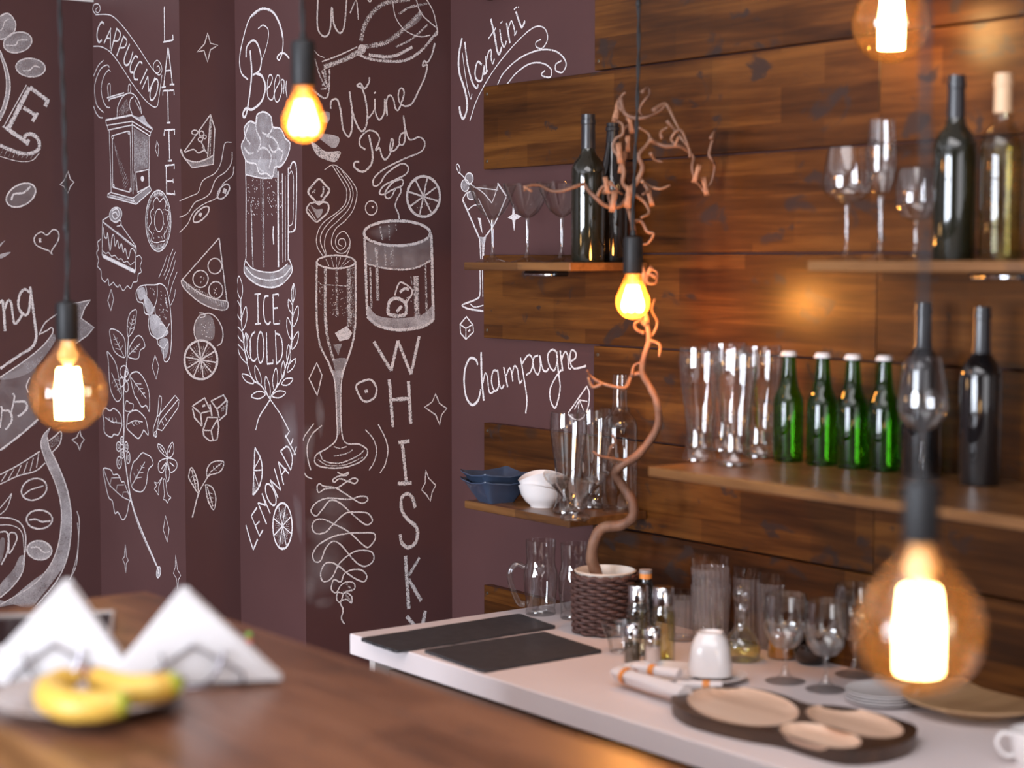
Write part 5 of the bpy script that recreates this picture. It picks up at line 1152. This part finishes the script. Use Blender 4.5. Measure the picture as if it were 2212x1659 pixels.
# tumblers at the back
def rib(n, k): return lambda r, z, a: (r*(1+k*math.cos(n*a)), z)
def tumbler(px, base_py, top_py, r0, r1, label, mat='glass_ribbed', n=24, k=0.022, name='tumbler', z=ZC, hgt=None):
    b_ = hz(px, base_py, ZC); D_ = depth_of(b_); h = hgt or (base_py-top_py)*D_/F; b_.z = z
    t = thing(name, b_, label, 'glass', 'tumblers at the back of the worktop')
    MB().lathe([(r0*0.97, 0.006), (r0, 0.012), (r0+(r1-r0)*0.5, h*0.5), (r1, h*0.86)], n*4, mod=rib(n, k)).build('body', mat, t, smooth=40)
    MB().lathe([(r1, h*0.86), (r1*1.01, h*0.93), (r1*1.02, h), (r1*1.0, h+0.0005)], 48).build('rim', 'glass', t, smooth=40)
    MB().lathe([(0.0005, 0), (r0*0.9, 0), (r0, 0.003), (r0*0.98, 0.008), (0.0005, 0.007)], 36).build('base', 'glass_thick', t, smooth=50)
    return t
tumbler(1472, 1382, 1276, 0.026, 0.029, 'short patterned tumbler beside the oil cruet', k=0.03, n=18)
tA = tumbler(1535, 1392, 1240, 0.033, 0.0385, 'ribbed tumbler carrying another ribbed tumbler inside it')
tumbler(1533, 1392, 1240, 0.031, 0.0365, 'ribbed tumbler stacked inside another', z=ZC+0.034)
tumbler(1620, 1388, 1220, 0.029, 0.0335, 'tall tumbler behind the oil carafe')
tumbler(1672, 1400, 1232, 0.029, 0.0340, 'tall tumbler behind the small wine glasses')
# oil carafe with ball stopper
b_ = hz(1602, 1426, ZC); t = thing('oil_carafe', b_, 'round glass carafe of yellow oil with a ball stopper', 'carafe')
MB().lathe([(0.0005, 0.002), (0.028, 0), (0.0335, 0.006), (0.036, 0.020), (0.034, 0.034), (0.027, 0.048), (0.017, 0.058), (0.0125, 0.068), (0.0120, 0.098), (0.0145, 0.102)], 40).build('glass_body', 'glass_mug', t, smooth=40)
MB().lathe([(0.0005, 0.004), (0.027, 0.003), (0.0315, 0.008), (0.0338, 0.020), (0.0325, 0.031), (0.0005, 0.0315)], 36).build('oil', 'oil', t, smooth=40)
MB().lathe([(0.0005, 0.078), (0.009, 0.080), (0.0105, 0.100), (0.0075, 0.106), (0.0075, 0.110)] + [(0.0185*math.cos(R(a)), 0.127+0.0185*math.sin(R(a))) for a in range(-60, 91, 15)], 28).build('stopper', 'glass_thick', t, smooth=50)
# jar with orange contents and a small dark bowl behind the wine glasses
b_ = hz(1690, 1420, ZC)+Vector((0, 0, 0)); t = thing('preserve_jar', b_, 'small glass jar of orange preserve behind the wine glasses', 'jar')
MB().lathe([(0.0005, 0.002), (0.026, 0.002), (0.0265, 0.045), (0.0005, 0.046)], 32).build('preserve', 'orange_jam', t, smooth=40)
MB().lathe([(0.0005, 0), (0.027, 0), (0.0285, 0.003), (0.0285, 0.050), (0.025, 0.056), (0.025, 0.062)], 36).build('glass_body', 'glass_mug', t, smooth=40)
b_ = hz(1752, 1432, ZC); tag(MB().lathe([(0.0005, 0.003), (0.018, 0), (0.022, 0.0), (0.032, 0.010), (0.036, 0.024), (0.0345, 0.040), (0.033, 0.041), (0.0325, 0.024), (0.0005, 0.010)], 40).build('dark_bowl', 'dark_bowl', smooth=40, loc=b_), 'small glossy dark bowl behind the wine glasses', 'bowl')
# small wine glasses
GS = 'small wine glasses on the worktop'
b_ = hz(1696, 1472, ZC); k_ = depth_of(b_)/F
GSC = 1.14
sg = glassy('wine_glass', b_, 'small wine glass before the tall tumblers on the worktop', 'glass', GS,
    [(0.005, 0.052), (0.018, 0.056), (0.029, 0.070), (0.0345, 0.090), (0.0345, 0.110), (0.0315, 0.138), (0.0305, 0.1385)], stem_profile(0.0315, 0.004, 0.052, 0.0036, 0.006), shell_mat='glass_mug')
sg.scale = (GSC,)*3
dup(sg, hz(1784, 1490, ZC), 'small wine glass nearest the wooden serving tray')
dup(sg, hz(1846, 1458, ZC), 'small wine glass half hidden behind the largest bulb', sc=(GSC, GSC, GSC*1.05))
# stack of saucers
b_ = hz(1905, 1518, ZC)
for j, lab in enumerate(('bottom white saucer of the stack under the bulb', 'second white saucer from the bottom of the stack', 'third white saucer from the bottom of the stack', 'top white saucer of the stack under the bulb')):
    tag(MB().lathe([(0.0005, 0.002), (0.030, 0.002), (0.034, 0.0), (0.040, 0.002), (0.062, 0.008), (0.0625, 0.010), (0.040, 0.005), (0.0005, 0.005)], 48).build('saucer', 'white_ceramic', smooth=40, loc=b_+Vector((0, 0, 0.0046*j+0.0003))), lab, 'saucer', 'stacked saucers')

# wooden serving tray with three wells
ZT = 0.024
outl = [(1449, 1507), (1470, 1494), (1510, 1486), (1560, 1483), (1630, 1487), (1690, 1500), (1745, 1520), (1810, 1526), (1880, 1536), (1950, 1556), (1980, 1570), (1976, 1590), (1950, 1605), (1900, 1617), (1830, 1621), (1760, 1606), (1690, 1584), (1620, 1572), (1550, 1557), (1490, 1540), (1458, 1522)]
O3 = [hz(x, y, ZC+ZT) for (x, y) in outl]; c = sum(O3, Vector((0, 0, 0)))/len(O3); c.z = ZC
O3 = [v-c for v in cr(O3, 3, True)]
def well(cx, cy, rx, ry, rot, n=36, pw=1.0):
    P = []
    for k in range(n):
        a = 2*math.pi*k/n; x, y = rx*math.cos(a), ry*math.sin(a)
        P.append(hz(cx+x*math.cos(R(rot))-y*math.sin(R(rot)), cy+x*math.sin(R(rot))+y*math.cos(R(rot)), ZC+ZT)-c)
    return P
wells = [well(1605, 1525, 122, 40, 8), well(1846, 1558, 108, 28, 12), well(1772, 1588, 90, 23, 10)]
t = thing('serving_tray', c, 'dark wooden serving tray with three pale oval wells', 'tray')
tb = MB(); loops = [[Vector((v.x, v.y, 0)) for v in O3]] + [[Vector((v.x, v.y, 0)) for v in w] for w in wells]
flat = [v for l in loops for v in l]; tb.v = [(v.x, v.y, ZT) for v in flat]; tb.f = [tuple(q) for q in tessellate_polygon(loops)]
n0 = len(O3); i = len(tb.v); tb.v += [(v.x*0.985, v.y*0.985, 0.0004) for v in O3]
for k in range(n0): tb.f.append((k, (k+1)%n0, i+(k+1)%n0, i+k))
tb.f.append(tuple(i+k for k in reversed(range(n0))))
tb.build('board', 'wood_tray_dark', t)
for w in wells:
    wc = sum(w, Vector((0, 0, 0)))/len(w); mb = MB(); n = len(w)
    for (s_, z) in ((1.0, ZT), (0.97, ZT-0.004), (0.90, ZT-0.009), (0.75, ZT-0.011), (0.0, ZT-0.012)):
        mb.v += [(wc.x+(v.x-wc.x)*s_, wc.y+(v.y-wc.y)*s_, z) for v in w]
    for j in range(4):
        for k in range(n): mb.f.append((j*n+k, j*n+(k+1)%n, (j+1)*n+(k+1)%n, (j+1)*n+k))
    mb.build('well', 'wood_tray_light', t, smooth=60)
# round wooden bowl and white cup at the right edge
b_ = hz(2112, 1538, ZC)
tag(MB().lathe([(0.0005, 0.006), (0.045, 0.006), (0.047, 0.0), (0.058, 0.0), (0.064, 0.006), (0.102, 0.017), (0.123, 0.025), (0.1245, 0.028), (0.121, 0.029), (0.094, 0.019), (0.0005, 0.014)], 64).build('wooden_bowl', 'wood_bowl', smooth=40, loc=b_), 'wide shallow wooden bowl at the right end of the worktop', 'bowl')
b_ = hz(2229, 1650, ZC)
t = thing('coffee_cup', b_, 'white coffee cup with its handle at the right edge', 'cup', rz=0)
MB().lathe([(0.0005, 0.003), (0.018, 0.003), (0.020, 0.0), (0.023, 0.0), (0.028, 0.012), (0.032, 0.035), (0.0335, 0.052), (0.032, 0.052), (0.030, 0.035), (0.024, 0.012), (0.0005, 0.008)], 40).build('body', 'white_ceramic', t, smooth=50)
hd = -RT
MB().tube(cr([hd*0.031+ZZ*0.044, hd*0.044+ZZ*0.047, hd*0.053+ZZ*0.036, hd*0.049+ZZ*0.022, hd*0.038+ZZ*0.013, hd*0.027+ZZ*0.014], 5), 0.0034, 10).build('handle', 'white_ceramic', t, smooth=True)

# ------------------------------------------------------------------ on the bar
def napkins(xl, yl, xr, yr, xt, yt, label_h, label_n, group='folded napkins in wire holders'):
    A, B_ = hz(xl, yl, ZBAR+0.006), hz(xr, yr, ZBAR+0.006); c = (A+B_)/2; ex = (B_-A); half = ex.length/2; ex.normalize(); ey = Vector((-ex.y, ex.x, 0))
    if ey.dot(FH) < 0: ey = -ey
    D_ = depth_of(c); H = ((yl+yr)/2-yt)*D_/F; xo = ((xt-(xl+xr)/2)*D_/F)
    base = Vector((c.x, c.y, ZBAR))
    hd_ = thing('napkin_holder', base, label_h, 'napkin holder', 'wire napkin holders')
    def pt(x, y, z): return ex*x+ey*y+ZZ*z
    s = half/0.104
    for y in (-0.0205, 0.0205):
        w1 = [pt(-0.052*s, y, 0.005), pt(-0.054*s, y, 0.012), pt(-0.046*s, y, 0.020), pt(-0.002, y, 0.052), pt(0.002, y, 0.052), pt(0.052*s, y, 0.022), pt(0.058*s, y, 0.012), pt(0.056*s, y, 0.005)]
        MB().tube(cr(w1, 4), 0.0017, 8).build('roof_wire', 'steel_wire', hd_, smooth=True)
        w2 = [pt(-0.036*s, y-0.002, 0.046), pt(-0.033*s, y-0.002, 0.034), pt(-0.024*s, y-0.002, 0.016), pt(-0.008*s, y-0.002, 0.004), pt(0.008*s, y-0.002, 0.004), pt(0.024*s, y-0.002, 0.016), pt(0.033*s, y-0.002, 0.034), pt(0.037*s, y-0.002, 0.048)]
        MB().tube(cr(w2, 4), 0.0019, 8).build('curved_wire', 'steel_wire', hd_, smooth=True)
    MB().tube([pt(-0.05*s, -0.0205, 0.0018), pt(0.05*s, -0.0205, 0.0018), pt(0.05*s, 0.0205, 0.0018), pt(-0.05*s, 0.0205, 0.0018)], 0.0016, 8, closed=True).build('base_wire', 'steel_wire', hd_, smooth=True)
    for i_, y in enumerate((-0.0128, -0.0040, 0.0044, 0.0126)):
        o = thing('folded_napkin', base+Vector((0, 0, 0)), label_n[i_], 'napkin', group)
        dx = 0.0015*math.sin(i_*2.4); dz = 0.0025*math.cos(i_*1.9); th = 0.0034
        for j in range(2):
            y0 = y-th+j*th; tri = [(-half+dx, 0.006), (half+dx, 0.006+(yl-yr)*0.0), (xo+dx+0.004, H+0.006+dz), (xo+dx-0.004, H+0.006+dz)]
            mb = MB(); n = 4; sub = 10
            # slightly bowed folded sheet
            F0, F1 = [], []
            for (x, z) in tri:
                F0.append(pt(x, y0, z)); F1.append(pt(x, y0+th*0.92, z))
            rows_ = 9
            for side_, yy in ((0, y0), (1, y0+th*0.92)):
                for r_ in range(rows_+1):
                    t_ = r_/rows_; za = tri[0][1]+(tri[3][1]-tri[0][1])*t_; xa = tri[0][0]+(tri[3][0]-tri[0][0])*t_; xb_ = tri[1][0]+(tri[2][0]-tri[1][0])*t_
                    for q in range(9):
                        u = q/8; bow = 0.0011*math.sin(u*math.pi)*(1-t_)+(0.0022 if i_ == 0 else 0.0006)*math.sin(u*6.5+t_*8)
                        mb.v.append(tuple(pt(xa+(xb_-xa)*u, yy+(bow if side_ else -bow*0.2)*0.6-0.004*t_*t_*(1 if i_ == 0 else 0), za)))
            for side_ in (0, 1):
                o_ = side_*(rows_+1)*9
                for r_ in range(rows_):
                    for q in range(8): mb.f.append((o_+r_*9+q, o_+r_*9+q+1, o_+(r_+1)*9+q+1, o_+(r_+1)*9+q))
            m9 = (rows_+1)*9
            edge = [q for q in range(9)] + [r_*9+8 for r_ in range(1, rows_+1)] + [rows_*9+q for q in range(7, -1, -1)] + [r_*9 for r_ in range(rows_-1, 0, -1)]
            for a_, b2_ in zip(edge, edge[1:]+edge[:1]): mb.f.append((a_, b2_, m9+b2_, m9+a_))
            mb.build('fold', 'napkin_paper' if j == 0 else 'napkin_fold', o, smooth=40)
napkins(-62, 1474, 296, 1462, 143, 1258, 'wire napkin holder behind the banana plate', ['folded white napkin at the front of the holder behind the bananas', 'second folded white napkin in the holder behind the bananas', 'third folded white napkin in the holder behind the bananas', 'folded white napkin at the back of the holder behind the bananas'])
napkins(222, 1478, 608, 1462, 397, 1274, 'wire napkin holder to the right of the banana plate', ['folded white napkin at the front of the right holder', 'second folded white napkin in the right holder', 'third folded white napkin in the right holder', 'folded white napkin at the back of the right holder'])

b_ = hz(192, 1508, ZBAR+0.012); b_.z = ZBAR
RP = 0.110
tag(MB().lathe([(0.0005, 0.004), (0.050, 0.004), (0.056, 0.0), (0.064, 0.0), (0.070, 0.004), (0.098, 0.012), (RP, 0.018), (RP+0.0005, 0.020), (0.098, 0.0155), (0.068, 0.0085), (0.0005, 0.008)], 72).build('plate', 'grey_ceramic', smooth=45, loc=b_), 'brownish grey plate carrying two bananas', 'plate')
def banana(P, label, flip=1):
    W = [hz(x, y, ZBAR+z) for (x, y, z) in P]; c0 = W[0].copy(); c0.z = ZBAR+0.012
    Q = cr([w-c0 for w in W], 6); n = len(Q)
    rad = []
    for i_ in range(n):
        t_ = i_/(n-1)
        if t_ < 0.16: r_ = 0.0045+0.011*(t_/0.16)**1.5
        elif t_ > 0.90: r_ = 0.0165*max(0.16, ((1-t_)/0.10)**0.6)
        else: r_ = 0.0158+0.0024*math.sin(math.pi*(t_-0.16)/0.74)
        rad.append(r_)
    o = thing('banana', c0, label, 'banana', 'two ripe bananas')
    mb = MB(); mb.tube(Q, rad, 10); me_o = mb.build('peel', 'banana', o, smooth=50)
    at = me_o.data.attributes.new('tip', 'FLOAT', 'POINT')
    vals = [max(0.0, min(0.9, (t_-0.80)/0.12)) for t_ in [k//10/(n-1) for k in range(n*10)]]
    at.data.foreach_set('value', vals[:len(me_o.data.vertices)])
    MB().ball(tuple(Q[-1]), 0.0040, 8, 6).build('tip', 'pepper', o, smooth=True)
    MB().tube([Q[0]-(Q[2]-Q[0]).normalized()*0.016+ZZ*0.004, Q[0]], [0.0050, 0.0045], 8).build('stalk', 'bud', o, smooth=True)
banana([(180, 1462, 0.040), (150, 1468, 0.037), (112, 1485, 0.034), (110, 1508, 0.032), (150, 1524, 0.031), (205, 1526, 0.032), (252, 1520, 0.034), (282, 1512, 0.037)], 'banana curving round the front of the plate')
banana([(196, 1461, 0.040), (212, 1468, 0.038), (240, 1481, 0.036), (280, 1491, 0.036), (325, 1489, 0.037), (362, 1482, 0.038), (396, 1470, 0.043)], 'banana lying behind with its green tip to the right')

# black tray with a pale rim behind the napkins, small jar of sweets
A, B_, C_, D_ = [hz(x, y, ZBAR+0.012) for (x, y) in ((-60, 1330), (246, 1318), (236, 1372), (-60, 1400))]
c = (A+B_+C_+D_)/4; c.z = ZBAR; t = thing('black_tray', c, 'black tray with a pale grey rim behind the napkins', 'tray')
P4 = [v-c for v in (A, B_, C_, D_)]
MB().prism([(v.x*0.97, v.y*0.97) for v in P4], 0.0004, 0.009).build('plate', 'black_glossy', t)
MB().tube([Vector((v.x, v.y, 0.008)) for v in P4], 0.0045, 8, closed=True).build('rim', 'grey_tray', t, smooth=True)
b_ = hz(536, 1396, ZBAR); t = thing('sweets_jar', b_, 'tiny glass jar with red and green sweets behind the right napkins', 'jar')
MB().lathe([(0.0005, 0), (0.009, 0), (0.010, 0.002), (0.010, 0.012), (0.0095, 0.016)], 24).build('glass_body', 'glass', t, smooth=40)
MB().ball((0.001, 0, 0.006), 0.0052, 10, 8).build('sweet', 'candy_red', t, smooth=True); MB().ball((0.002, 0.001, 0.0145), 0.0045, 10, 8).build('sweet', 'candy_green', t, smooth=True)
